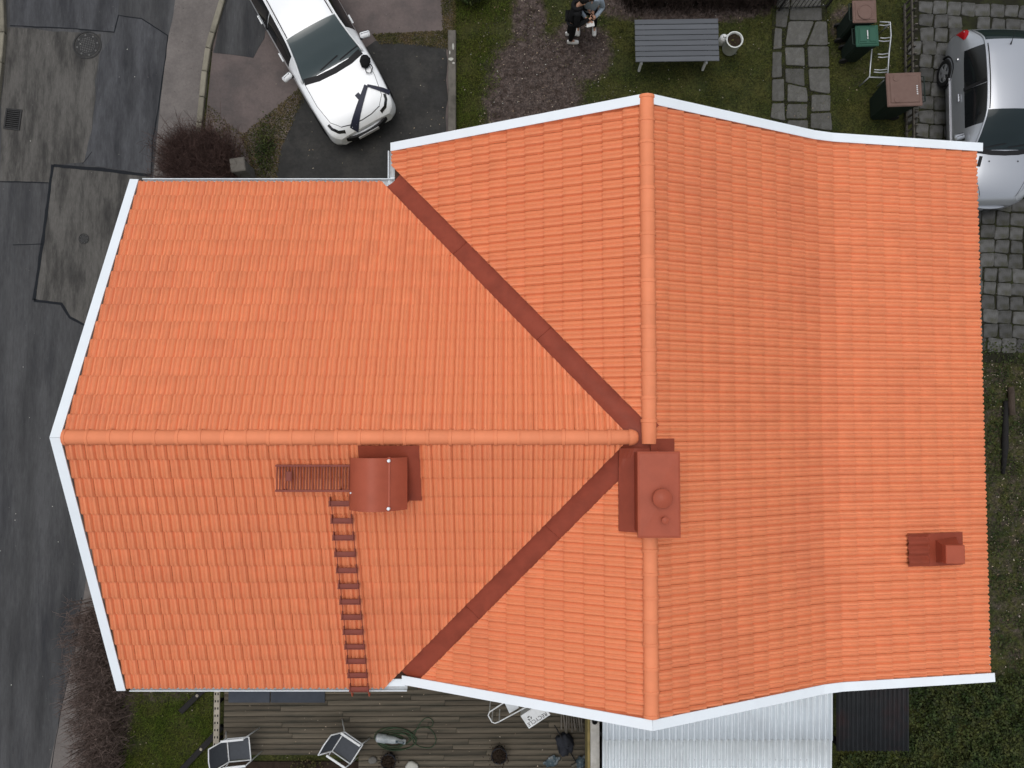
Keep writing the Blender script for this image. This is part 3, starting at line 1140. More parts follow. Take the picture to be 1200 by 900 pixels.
# ---- chimney with sheet-metal cladding
chim = MB()
cx0, cx1, cy0, cy1, ctop = 1.78, 2.30, -1.62, -0.50, 7.22
chim.box(((cx0 + cx1) / 2, (cy0 + cy1) / 2, (6.3 + ctop) / 2), (cx1 - cx0, cy1 - cy0, ctop - 6.3))
chimney = chim.build('chimney', 'red_metal', house)
mb = MB()
x0, x1, y0, y1 = cx0 - .035, cx1 + .035, cy0 - .035, cy1 + .035
xm, ym = (x0 + x1) / 2, (y0 + y1) / 2
zc = ctop
mb.add([(x0, y0, zc), (x1, y0, zc), (x1, y1, zc), (x0, y1, zc), (x0, y0, zc + .07), (x1, y0, zc + .07), (x1, y1, zc + .07), (x0, y1, zc + .07),
        (x0 + .03, y0 + .03, zc + .082), (x1 - .03, y0 + .03, zc + .082), (x1 - .03, y1 - .03, zc + .082), (x0 + .03, y1 - .03, zc + .082), (xm, ym + .12, zc + .092), (xm, ym - .12, zc + .092)],
       [(3, 2, 1, 0), (0, 1, 5, 4), (1, 2, 6, 5), (2, 3, 7, 6), (3, 0, 4, 7), (4, 5, 9, 8), (5, 6, 10, 9), (6, 7, 11, 10), (7, 4, 8, 11),
        (8, 9, 13), (9, 10, 12, 13), (10, 11, 12), (11, 8, 13, 12)])
mb.build('chimney_cap', 'red_metal_cap', chimney)
mb = MB()
mb.lathe([(0.10, 0), (0.10, 0.10), (0.135, 0.10), (0.135, 0.135), (0.12, 0.15), (0.02, 0.175)], (2.06, -1.10, ctop + .085), 28)
mb.build('chimney_cowl', 'red_metal_cap', chimney, smooth=True, auto=35)
mb = MB()
mb.lathe([(0.035, 0), (0.035, 0.10), (0.05, 0.10), (0.05, 0.125), (0.02, 0.14)], (2.10, -1.40, ctop + .08), 16)
mb.build('vent_pipe', 'red_metal_cap', chimney, smooth=True, auto=35)
mb = MB()                                    # apron around the chimney
def zmain(x):
    return zmain_w(x) if x < 2 else float(np.interp(x, [b[0] for b in BRK], [b[1] for b in BRK]))
def apron(mb, x0, x1, y0, y1, zf, h, nx=8, ny=8):
    v, f = [], []
    for i in range(nx + 1):
        for j in range(ny + 1):
            x, y = x0 + (x1 - x0) * i / nx, y0 + (y1 - y0) * j / ny
            v.append((x, y, zf(x, y) + h))
    o = len(v)
    for i in range(nx + 1):
        for j in range(ny + 1):
            x, y, z = v[i * (ny + 1) + j]
            v.append((x, y, z - 0.06))
    w = ny + 1
    for i in range(nx):
        for j in range(ny):
            a = i * w + j
            f.append((a, a + w, a + w + 1, a + 1))
            f.append((o + a + 1, o + a + w + 1, o + a + w, o + a))
    for i in range(nx):
        for j in (0, ny):
            a = i * w + j
            f.append((a, a + w, o + a + w, o + a))
    for j in range(ny):
        for i in (0, nx):
            a = i * w + j
            f.append((a, a + 1, o + a + 1, o + a))
    mb.add(v, f)
    return mb


apron(mb, 1.57, 1.995, -1.66, -0.44, lambda x, y: max(zmain(x), zwing(y) if y > -1.0 and x < 1.9 else 0), 0.118)
apron(mb, 2.005, 2.39, -1.62, -0.30, lambda x, y: zmain(x), 0.118)
fix_normals(mb.build('chimney_flashing', 'red_metal', chimney))

# ---- curved-top chimney on the wing
cc = MB()
bx0, bx1, by0, by1 = -2.30, -1.56, -1.26, -0.62
cc.box(((bx0 + bx1) / 2, (by0 + by1) / 2, 6.42), (bx1 - bx0, by1 - by0, 0.58))
barrel = cc.build('arched_chimney', 'red_metal', house)
mb = MB()
N = 18
v, f = [], []
xa, xb = bx0 - .06, bx1 + .03
for k, (oy, orr) in enumerate(((by0 - .07, 0), (by1 + .05, 0), (by1 + .05, -.02), (by0 - .07, -.02))):
    for i in range(N + 1):
        t = i / N
        x = xa + (xb - xa) * t
        z = 7.06 - (1.5 if t < .42 else 1.0) * (t - .42) ** 2 + orr
        v.append((x, oy, z))
n = N + 1
for i in range(N):
    for k in range(4):
        k2 = (k + 1) % 4
        f.append((k * n + i, k * n + i + 1, k2 * n + i + 1, k2 * n + i))
f += [(0, n, 2 * n, 3 * n), (N, n + N, 2 * n + N, 3 * n + N)]
mb.add(v, f)
fix_normals(mb.build('arched_cover', 'red_metal_cap', barrel, smooth=True, auto=40))
mb = MB()
mb.bar((-1.76, by0 - .08, 6.965), (-1.76, by1 + .06, 6.965), 0.03, 0.018)
mb.build('strap', 'red_metal_cap', barrel)
for yy_ in (by0 - .03, by1 + .01):
    mb = MB()
    mb.lathe([(0.024, 0), (0.024, 0.045), (0.016, 0.055)], (-1.76, yy_, 6.965), 12)
    mb.build('bolt', 'white_metal', barrel)
mb = MB()
mb.lathe([(0.013, 0), (0.013, 0.03), (0.006, 0.04)], (bx0 - .03, by0 + .18, 6.83), 10)
mb.build('bolt', 'white_metal', barrel)
mb = MB()
apron(mb, -2.25, -1.36, -1.24, -0.40, lambda x, y: zwing(y), 0.114, 4, 4)
fix_normals(mb.build('chimney_flashing', 'red_metal', barrel))

# ---- roof walkway grating
walk = MB()
wy0, wy1 = -1.07, -0.70
wz_ = 6.62
wx0, wx1 = P(323, 560, wz_).x, P(409, 560, wz_).x
walk.bar((wx0, wy0, wz_), (wx1 + .02, wy0, wz_), 0.03, 0.05)
walk.bar((wx0, wy1, wz_), (wx1 + .02, wy1, wz_), 0.03, 0.05)
for x in (wx0 + .1, wx1 - .15):
    walk.bar((x, wy0, wz_ - .02), (x, wy0, zwing(wy0) + .02), 0.03, 0.03)
    walk.bar((x, wy1, wz_ - .02), (x, wy1, zwing(wy1) + .02), 0.03, 0.03)
walkway = walk.build('roof_walkway', 'brown_metal', house)
nb = 25
for i in range(nb):
    x = wx0 + .02 + (wx1 - wx0 - .02) * i / (nb - 1)
    mb = MB()
    mb.box((x, (wy0 + wy1) / 2, wz_ + .004), (0.012, wy1 - wy0 - .032, 0.03))
    mb.build('grating_bar', 'brown_metal', walkway)
mb = MB()
mb.box((wx0 + .20, (wy0 + wy1) / 2 + .03, wz_ + .022), (0.07, 0.14, 0.02))
mb.build('latch_plate', 'brown_metal', walkway)

# ---- roof ladder
lx0, lx1 = P(388, 600, 6.3).x, P(412, 600, 6.3).x
lup = unit(0, 1, SW)
lnn = unit(0, -SW, 1)
def onl(x, y, h): return Vector((x, y, zwing(y))) + lnn * h
lad = MB()
for x in (lx0 + .01, lx1 - .01):
    lad.bar(onl(x, -1.10, .085), onl(x, YWB - .10, .085), 0.012, 0.02, lnn)
ladder = lad.build('roof_ladder', 'red_metal_cap', house)
nr_ = 13
for i in range(nr_):
    y = -1.22 - (abs(YWB) - 1.22 - 0.04) * i / (nr_ - 1)
    c = onl(0, y, .135)
    mb = MB()
    xm = (lx0 + lx1) / 2
    w = lx1 - lx0
    mb.box((xm, c.y, c.z), (w + .03, 0.07, 0.022))
    mb.box((xm, c.y - .040, c.z + .012), (w + .03, 0.01, 0.035))
    mb.box((lx0 + .007, c.y + .03, c.z + .012), (0.012, 0.13, 0.05))
    mb.box((lx1 - .007, c.y + .03, c.z + .012), (0.012, 0.13, 0.05))
    mb.build('rung', 'brown_metal', ladder)
for x in (lx0 + .01, lx1 - .01):
    mb = MB()
    mb.tube([onl(x, YWB - .08, .09), onl(x, YWB - .16, .07), onl(x, YWB - .17, .0)], 0.013, 6)
    mb.build('ladder_hook', 'red_metal_cap', ladder)

# ---- roof vent on the east slope
ve = MB()
vz = lambda x: float(np.interp(x, [b[0] for b in BRK], [b[1] for b in BRK]))
x0, x1 = P(1097, 645, 4.85).x, P(1120, 645, 4.85).x
yv0, yv1 = P(1100, 662, 4.85).y, P(1100, 626, 4.85).y
v = [(x0 - .04, yv0, 4.6), (x1 + .12, yv0, 4.6), (x1 + .12, yv1, 4.6), (x0 - .04, yv1, 4.6), (x0 + .03, yv0 + .07, 5.0), (x1 - .02, yv0 + .07, 5.0), (x1 - .02, yv1 - .16, 5.0), (x0 + .03, yv1 - .16, 5.0)]
ve.add(v, [(3, 2, 1, 0), (4, 5, 6, 7), (0, 1, 5, 4), (1, 2, 6, 5), (2, 3, 7, 6), (3, 0, 4, 7)])
vent = ve.build('roof_vent', 'red_metal', house)
mb = MB()
ca, cb = P(1109, 661, 5.1), P(1131, 639, 5.1)
mb.bbox(((ca.x + cb.x) / 2, (ca.y + cb.y) / 2, 5.03), (cb.x - ca.x, cb.y - ca.y, 0.14), 0.012)
mb.build('vent_hood', 'red_metal_cap', vent)
mb = MB()
fx0 = P(1062, 645, 4.85).x
v, f = [], []
NY = 26
for i, x in enumerate((fx0, x0 - .14, x0 - .12, x1 + .2)):
    for j in range(NY + 1):
        y = yv0 - .02 + (yv1 - yv0 + .04) * j / NY
        h = 0.100 + (0.045 * (0.5 - .5 * math.cos(2 * PI * j / NY * (yv1 - yv0) / .15)) if i < 2 else 0.02)
        v.append((x, y, vz(x) + h + (0.02 if i in (1, 2) else 0)))
n = NY + 1
for i in range(3):
    for j in range(NY):
        f.append((i * n + j, i * n + n + j, i * n + n + j + 1, i * n + j + 1))
mb.add(v, f)
mb.build('vent_flashing', 'red_metal', vent)
#SECTION2
# ================================================================== street ironwork
def manhole(px, py, r, label, name='manhole_cover'):
    c = P(px, py)
    root = empty(name, (c.x, c.y, 0.006), R(12), label, 'manhole cover')
    mb = MB()
    mb.lathe([(r, -.03), (r, 0.006), (r - .012, 0.010), (r * .90, 0.010), (r * .89, -0.012), (r * .84, -0.012), (r * .83, .002), (0.01, 0.002)], (0, 0, 0), 40)
    mb.build('frame_ring', 'iron', root, smooth=True, auto=30)
    mb = MB()
    n = 9
    s = r * 1.1 / n
    for i in range(n):
        for j in range(n):
            x, y = (i - (n - 1) / 2) * s, (j - (n - 1) / 2) * s
            if math.hypot(x, y) < r * .58:
                mb.box((x, y, 0.005), (s * .6, s * .6, 0.008), taper=.8)
    for k in range(8):
        a = 2 * PI * k / 8
        mb.lathe([(r * .07, 0.0), (r * .07, .007), (r * .05, .008)], (r * .72 * math.cos(a), r * .72 * math.sin(a), 0), 8)
    mb.build('tread_pattern', 'steel_worn', root)['kind'] = 'stuff'
    return root


mat('steel_worn', (0.10, 0.10, 0.098), 0.5, 0.4, 14, metal=0.3)
manhole(102.5, 53, 0.34, 'round iron manhole cover with raised square tread pattern in the street')
vc = manhole(98.5, 280, 0.125, 'small round valve cover in the squared asphalt patch')
vc.name = 'valve_cover'
vc['category'] = 'valve cover'
gc = P(15.5, 140)
root = empty('drain_grate', (gc.x, gc.y, 0.004), R(-6), 'rectangular slotted iron drain grate by the far kerb', 'drain')
mb = MB()
mb.box((0, 0, -0.01), (0.36, 0.50, 0.02))
mb.build('sump', 'black_hole', root)
mb = MB()
for x in (-.175, .175):
    mb.box((x, 0, 0.006), (0.035, 0.50, 0.03))
for y in (-.235, .235):
    mb.box((0, y, 0.006), (0.315, 0.035, 0.03))
mb.build('frame', 'iron', root)
for i in range(9):
    mb = MB()
    mb.box((0, -.19 + i * .0475, 0.008), (0.30, 0.022, 0.02))
    mb.build('grate_bar', 'iron', root)

# concrete edging between drive and lawn
mb = MB()
ca, cb = P(530, 38), P(530, 160)
L = (cb - ca).length
root = empty('concrete_edging', (ca + cb) / 2, math.atan2((cb - ca).y, (cb - ca).x), 'low cracked concrete edging with flaked white paint between drive and lawn', 'edging')
mb.bbox((0, 0, 0.05), (L, 0.19, 0.16), 0.02)
mb.build('edging_block', 'concrete', root)
mb = MB()
for x, y, a, b in ((-L * .34, .03, .05, .16), (-L * .22, -.02, .13, .09), (-L * .28, -.05, .03, .10), (-L * .18, .04, .06, .05)):
    pts = [(x + b * math.cos(t) * rnd.uniform(.35, .6), y + a * math.sin(t) * rnd.uniform(.35, .6)) for t in np.linspace(0, 2 * PI, 9)[:-1]]
    mb.prism(pts, 0.125, 0.133)
mb.build('paint_flakes', 'paint_chip', root)

# stone post by the eave
c = P(292, 206)
root = empty('stone_post', (c.x, c.y, 0), R(8), 'short square stone post beside the bare bush', 'post')
mb = MB()
mb.bbox((0, 0, 0.35), (0.30, 0.28, 0.8), 0.03)
mb.build('shaft', 'stone', root)
mb = MB()
mb.bbox((0.01, 0, 0.785), (0.34, 0.32, 0.07), 0.02)
mb.build('cap_stone', 'concrete', root)


# ================================================================== vegetation
def tubes3(p, r):
    """p (n,k,3) polylines, r (n,k) radii -> 3-sided tubes"""
    n, k, _ = p.shape
    d = np.gradient(p, axis=1)
    d /= np.linalg.norm(d, axis=2, keepdims=True) + 1e-9
    a = np.where(np.abs(d[..., 2:3]) < 0.9, np.array([0, 0, 1.0]), np.array([1.0, 0, 0]))
    x = np.cross(d, a)
    x /= np.linalg.norm(x, axis=2, keepdims=True) + 1e-9
    y = np.cross(d, x)
    vs = []
    for j in range(3):
        t = 2 * PI * j / 3
        vs.append(p + (x * math.cos(t) + y * math.sin(t)) * r[..., None])
    v = np.stack(vs, 2).reshape(-1, 3)
    idx = np.arange(n * k * 3).reshape(n, k, 3)
    fs = []
    for j in range(3):
        j2 = (j + 1) % 3
        fs.append(np.stack([idx[:, :-1, j], idx[:, :-1, j2], idx[:, 1:, j2], idx[:, 1:, j]], -1).reshape(-1, 4))
    return v, np.concatenate(fs)


def bare_shrub(name, bases, n, hgt, spread, m, label, cat, group=None, lean=(0, 0), jit=0.12, sub=4, rr=0.006):
    """leafless shrub: many upright fanning twigs with side shoots"""
    b = np.array([(q.x, q.y, 0.0) for q in bases])
    c = b.mean(0)
    root = empty(name, tuple(c), 0, label, cat, group)
    pick = rng.integers(0, len(b), n)
    p0 = b[pick] + np.c_[rng.normal(0, jit, (n, 2)), np.zeros(n)] - c
    az = rng.uniform(0, 2 * PI, n)
    el = np.abs(rng.normal(0, 1, n)).clip(0, 1.9) / 1.9
    h = hgt * rng.uniform(.72, 1.08, n) * (1 - 0.45 * el ** 2)
    out = spread * el
    tip = p0 + np.c_[np.cos(az) * out + lean[0] * h, np.sin(az) * out + lean[1] * h, h]
    mid = p0 * .45 + tip * .55 + np.c_[np.cos(az) * out * .12, np.sin(az) * out * .12, h * .06]
    q1 = p0 * .75 + tip * .25 + rng.normal(0, .02, (n, 3))
    p = np.stack([p0, q1, mid + rng.normal(0, .03, (n, 3)), tip], 1)
    r = np.outer(rng.uniform(.8, 1.4, n), np.array([1.5, 1.1, .8, .35])) * rr
    P_, R_ = [p], [r]
    for s in range(sub):
        t = rng.uniform(.35, .95, n)[:, None]
        st = np.where(t < .55, q1 + (mid - q1) * ((t - .25) / .3), mid + (tip - mid) * ((t - .55) / .45))
        d = np.c_[rng.normal(0, 1, (n, 2)), rng.normal(.9, .5, n)]
        d /= np.linalg.norm(d, axis=1, keepdims=True)
        ln = (hgt * rng.uniform(.12, .3, n))[:, None]
        e = st + d * ln
        k = rng.normal(0, .02, (n, 3))
        P_.append(np.stack([st, st + (e - st) * .33 + k, st + (e - st) * .66 + k * 1.4, e], 1))
        R_.append(np.outer(rng.uniform(.7, 1.1, n), np.array([.7, .6, .5, .3])) * rr)
    v, f = tubes3(np.concatenate(P_), np.concatenate(R_))
    o = fast_mesh('twigs', v, f, m, root)
    mb = MB()
    for q in b[:: max(1, len(b) // 12)]:
        q = q - c
        mb.tube([(q[0], q[1], -.05), (q[0] + .02, q[1], hgt * .2), (q[0] - .01, q[1] + .02, hgt * .42)], [.03, .022, .012], 6)
    mb.build('stem', 'bark', root)
    return root


bare_shrub('bare_bush', [P(243, 205) + Vector((dx, dy, 0)) for dx in (-.35, -.1, .15, .4) for dy in (-.2, .1, .3)], 2600, 1.05, 0.80, 'twig',
           'rounded leafless dark brown bush at the corner of the driveway', 'bush', lean=(-.06, .16), rr=.005, sub=6)
bare_shrub('bare_hedge', [P(126 + t * 4 + s * 14, 715 + t * 225) for t in np.linspace(0, 1, 16) for s in (-.8, 0, .8)], 1500, 0.95, 0.42, 'twig_pale',
           'long leafless brown hedge between the street and the side lawn', 'hedge', lean=(-.20, -.03), jit=.13, rr=.0065)
bare_shrub('bare_hedge', [P(738 + t * 165, 2 - s * 16) for t in np.linspace(0, 1, 16) for s in (0, 1, 2)], 3600, 0.85, 0.30, 'twig_dark',
           'dense clipped dark leafless hedge behind the slatted table', 'hedge', lean=(0, .05), jit=.12, rr=.006)


def leaves(name, pts, size, m, parent=None, flat=0.6, asp=0.55):
    """one folded leaf-shaped quad per point"""
    n = len(pts)
    az = rng.uniform(0, 2 * PI, n)
    d = np.c_[np.cos(az), np.sin(az), rng.normal(0, 1 - flat, n)]
    d /= np.linalg.norm(d, axis=1, keepdims=True)
    up = np.c_[rng.normal(0, 1 - flat, (n, 2)), np.ones(n)]
    s = np.cross(d, up)
    s /= np.linalg.norm(s, axis=1, keepdims=True)
    L = size * rng.uniform(.6, 1.3, n)[:, None]
    w = L * asp / 2
    v = np.stack([pts, pts + d * L * .45 + s * w, pts + d * L, pts + d * L * .45 - s * w], 1).reshape(-1, 3)
    f = np.arange(n * 4).reshape(n, 4)
    return fast_mesh(name, v, f, m, parent)


def scatter(poly_px, n, z=0.0):
    poly = pix_poly(poly_px)
    a = np.array([(p.x, p.y) for p in poly])
    lo, hi = a.min(0), a.max(0)
    pts = rng.uniform(lo, hi, (int(n * 2.5) + 10, 2))
    pts = pts[inpoly(pts, a)][:n]
    return np.c_[pts, np.full(len(pts), z)]


def blades(name, pts, h, w, m, label):
    n = len(pts)
    az = rng.uniform(0, 2 * PI, n)
    hh = h * rng.uniform(.5, 1.4, n)
    lean = rng.uniform(.2, 1.1, n) * hh
    s = np.c_[-np.sin(az), np.cos(az), np.zeros(n)] * (w * rng.uniform(.6, 1.2, n))[:, None]
    tip = pts + np.c_[np.cos(az) * lean, np.sin(az) * lean, hh]
    v = np.stack([pts - s, pts + s, tip], 1).reshape(-1, 3)
    o = fast_mesh(name, v, np.arange(n * 3).reshape(n, 3), m)
    o['kind'] = 'stuff'
    o['label'] = label
    return o


def thin_by_soil(p, k=1.0, clump=True):
    s = soil_at(p[:, 0], p[:, 1])
    keep = rng.random(len(p)) > s * k
    if clump:
        nz = np.array([mnoise.noise(Vector((q[0] * 2.2, q[1] * 2.2, 1))) for q in p])
        keep &= rng.random(len(p)) < (0.62 + nz * .9)
    return p[keep]


g1 = np.concatenate([thin_by_soil(scatter([(533, -20), (905, -20), (905, 190), (533, 190)], 60000), 1.02),
                     thin_by_soil(scatter([(970, -20), (1068, -20), (1062, 190), (970, 190)], 17000), .8),
                     thin_by_soil(scatter([(975, 850), (1070, 870), (1075, 910), (975, 910)], 8000), .6)])
g1 = np.concatenate([g1, scatter([(903, 0), (972, 0), (972, 200), (903, 200)], 7000)])
blades('grass', g1, 0.045, 0.006, 'grass_blade', 'short mossy winter grass on the lawn')
g2 = np.concatenate([thin_by_soil(scatter([(120, 790), (252, 790), (248, 910), (118, 910)], 36000), .85),
                     thin_by_soil(scatter([(533, -20), (600, -20), (585, 110), (533, 190)], 14000), .8)])
blades('grass', g2, 0.05, 0.006, 'grass_blade_lush', 'lush green grass of the side lawn')
# mossy strips between the asphalt layings
ms = np.concatenate([scatter([(282, 160), (350, 104), (362, 96), (356, 118), (330, 172), (324, 214), (300, 214), (290, 180)], 7000),
                     scatter([(436, 40), (525, 36), (528, 58), (480, 52), (445, 52)], 4500), scatter([(516, -10), (534, -10), (534, 44), (520, 46)], 2500),
                     scatter([(232, 150), (246, 120), (262, 140), (290, 160), (300, 205), (240, 205)], 2500)])
ms[:, 2] = 0.012
o = leaves('moss', ms, 0.035, 'leaf_olive', flat=.5)
tag(o, 'brownish moss and weeds in the seams of the driveway', kind='stuff')

# green weed clump by the stone post
c = P(312, 176)
root = empty('weed_clump', (c.x, c.y, 0), 0, 'dark green weed clump between driveway and bare bush', 'plant')
nn = 900
pp = np.c_[rng.normal(0, .13, nn), rng.normal(0, .30, nn), np.abs(rng.normal(0, .09, nn)) + .02]
leaves('foliage', pp, 0.055, 'leaf_dark', root, .4)
mb = MB()
for k in range(14):
    a = rnd.uniform(0, 2 * PI)
    mb.tube([(rnd.uniform(-.1, .1), rnd.uniform(-.25, .25), -.03), (.1 * math.cos(a), .25 * math.sin(a), .15), (.25 * math.cos(a), .4 * math.sin(a), .26)], [.008, .006, .003], 4)
mb.build('stem', 'bark', root)

# evergreen shrub at the top edge of the lawn
c = P(552, -4)
root = empty('evergreen_shrub', (c.x, c.y, 0), 0, 'small dark evergreen shrub at the head of the driveway', 'shrub')
nn = 1800
d = rng.normal(0, 1, (nn, 3))
d /= np.linalg.norm(d, axis=1, keepdims=True)
pp = d * (np.array([.42, .36, .40]) * (rng.uniform(.3, 1, nn) ** .5)[:, None]) + np.array([0, 0, .42])
leaves('foliage', pp, 0.07, 'leaf_dark', root, .3)
mb = MB()
mb.tube([(0, 0, -.05), (.02, 0, .2), (0, .03, .5)], [.04, .03, .015], 7)
mb.build('stem', 'bark', root)

# ground cover, lower right: leafy mounds
iv = scatter([(1062, 792), (1210, 792), (1210, 915), (975, 915), (985, 885), (1066, 872)], 24000)
nz = np.array([mnoise.noise(Vector((q[0] * 2.0, q[1] * 2.0, 5))) + .5 * mnoise.noise(Vector((q[0] * 5.0, q[1] * 5.0, 7))) for q in iv])
keep = rng.random(len(iv)) < (.65 + nz * .8)
iv[:, 2] = 0.03 + (0.12 + .16 * nz).clip(0.01, .4) * rng.random(len(iv))
o = leaves('ground_cover', iv[keep], 0.075, 'leaf_dark', flat=.45)
tag(o, 'dark green leafy ground cover behind the sheds', kind='stuff')
iv = scatter([(1146, 400), (1215, 400), (1215, 795), (1150, 795)], 11000)
nz = np.array([mnoise.noise(Vector((q[0] * 2.2, q[1] * 2.2, 2))) for q in iv])
iv = iv[rng.random(len(iv)) < (.30 + nz * .9)]
iv[:, 2] = .02 + .05 * rng.random(len(iv))
o = leaves('ground_cover', iv, 0.06, 'leaf_dark', flat=.5)
tag(o, 'sparse weeds along the dark strip below the long eave', kind='stuff')

# leaf litter, pebbles and pale specks
lt = np.concatenate([scatter([(560, 0), (720, 0), (720, 170), (560, 170)], 260), scatter([(1148, 420), (1210, 420), (1210, 800), (1150, 800)], 260),
                     scatter([(120, 800), (250, 800), (250, 905), (120, 905)], 30), scatter([(530, 0), (1065, 0), (1065, 180), (530, 160)], 130),
                     scatter([(320, 60), (525, 60), (520, 160), (330, 210)], 60), scatter([(265, 800), (700, 800), (700, 900), (265, 900)], 70)])
lt[:, 2] = .03
ondeck = lt[:, 1] < -5.9
lt[ondeck & (lt[:, 0] > -6.4) & (lt[:, 0] < 2), 2] = .306
o = leaves('leaf_litter', lt, 0.036, 'litter', flat=.85)
tag(o, 'scattered dry leaves', kind='stuff')


def specks(name, pts, smin, smax, m, label):
    n = len(pts)
    s = rng.uniform(smin, smax, n)[:, None, None]
    oc = np.array([(1, 0, 0), (0, 1, 0), (-1, 0, 0), (0, -1, 0), (0, 0, .7), (0, 0, -.4)], float)
    v = pts[:, None, :] + oc[None] * s * rng.uniform(.7, 1.3, (n, 6, 1))
    f = np.array([(0, 1, 4), (1, 2, 4), (2, 3, 4), (3, 0, 4)])
    f = (f[None] + (np.arange(n) * 6)[:, None, None]).reshape(-1, 3)
    o = fast_mesh(name, v.reshape(-1, 3), f, m)
    return tag(o, label, kind='stuff')


sp = np.concatenate([scatter([(0, 0), (200, 0), (170, 210), (60, 520), (100, 700), (60, 900), (0, 900)], 110), scatter([(200, 0), (260, 0), (235, 150), (190, 200)], 50),
                     scatter([(250, 0), (530, 0), (520, 160), (300, 200)], 110), scatter([(560, 20), (700, 20), (740, 160), (560, 160)], 700),
                     scatter([(1148, 300), (1205, 300), (1205, 790), (1152, 790)], 420)])
sp[:, 2] = .012
specks('grit', sp, .005, .014, 'pebble', 'grit and small pebbles lying on the ground')
sp = np.concatenate([scatter([(0, 0), (200, 0), (170, 210), (60, 520), (100, 700), (60, 900), (0, 900)], 16), scatter([(540, 0), (1060, 0), (1060, 170), (540, 150)], 60)])
sp[:, 2] = .014
specks('grit', sp, .008, .016, 'paint_chip', 'pale specks of fallen petals and bird droppings')

# log and stones in the right-hand strip
c = P(1183, 470)
root = empty('log', (c.x, c.y, 0.07), R(92), 'short weathered log lying in the weedy strip', 'log')
mb = MB()
mb.tube([(-.33, 0, 0), (-.1, .01, 0), (.15, -.01, 0), (.33, 0, 0)], [.07, .078, .074, .07], 12)
mb.build('trunk', 'bark', root, smooth=True, auto=50)
mb = MB()
mb.lathe([(0.062, 0), (0.055, .004), (.02, .005)], mtx=Matrix.Translation((.329, 0, 0)) @ Matrix.Rotation(PI / 2, 4, 'Y'), n=12)
mb.build('sawn_end', 'yellow_wood', root)
c = P(1176, 520)
root = empty('branch', (c.x, c.y, 0.03), 0, 'dark fallen branch below the log', 'branch')
mb = MB()
mb.tube([(.06, 1.0, 0), (.02, .4, .02), (0, -.1, .02), (-.05, -.7, 0)], [.05, .07, .075, .04], 8)
mb.build('limb', 'dark_wood', root, smooth=True)


# ================================================================== cars
def pchip(xk, yk, x):
    xk, yk = np.asarray(xk, float), np.asarray(yk, float)
    h = np.diff(xk)
    dl = np.diff(yk) / h
    m = np.zeros_like(yk)
    m[0], m[-1] = dl[0], dl[-1]
    for i in range(1, len(xk) - 1):
        if dl[i - 1] * dl[i] > 0:
            w1, w2 = 2 * h[i] + h[i - 1], h[i] + 2 * h[i - 1]
            m[i] = (w1 + w2) / (w1 / dl[i - 1] + w2 / dl[i])
    i = np.clip(np.searchsorted(xk, x) - 1, 0, len(xk) - 2)
    t = (x - xk[i]) / h[i]
    return (2 * t ** 3 - 3 * t ** 2 + 1) * yk[i] + (t ** 3 - 2 * t ** 2 + t) * h[i] * m[i] + (-2 * t ** 3 + 3 * t ** 2) * yk[i + 1] + (t ** 3 - t ** 2) * h[i] * m[i + 1]


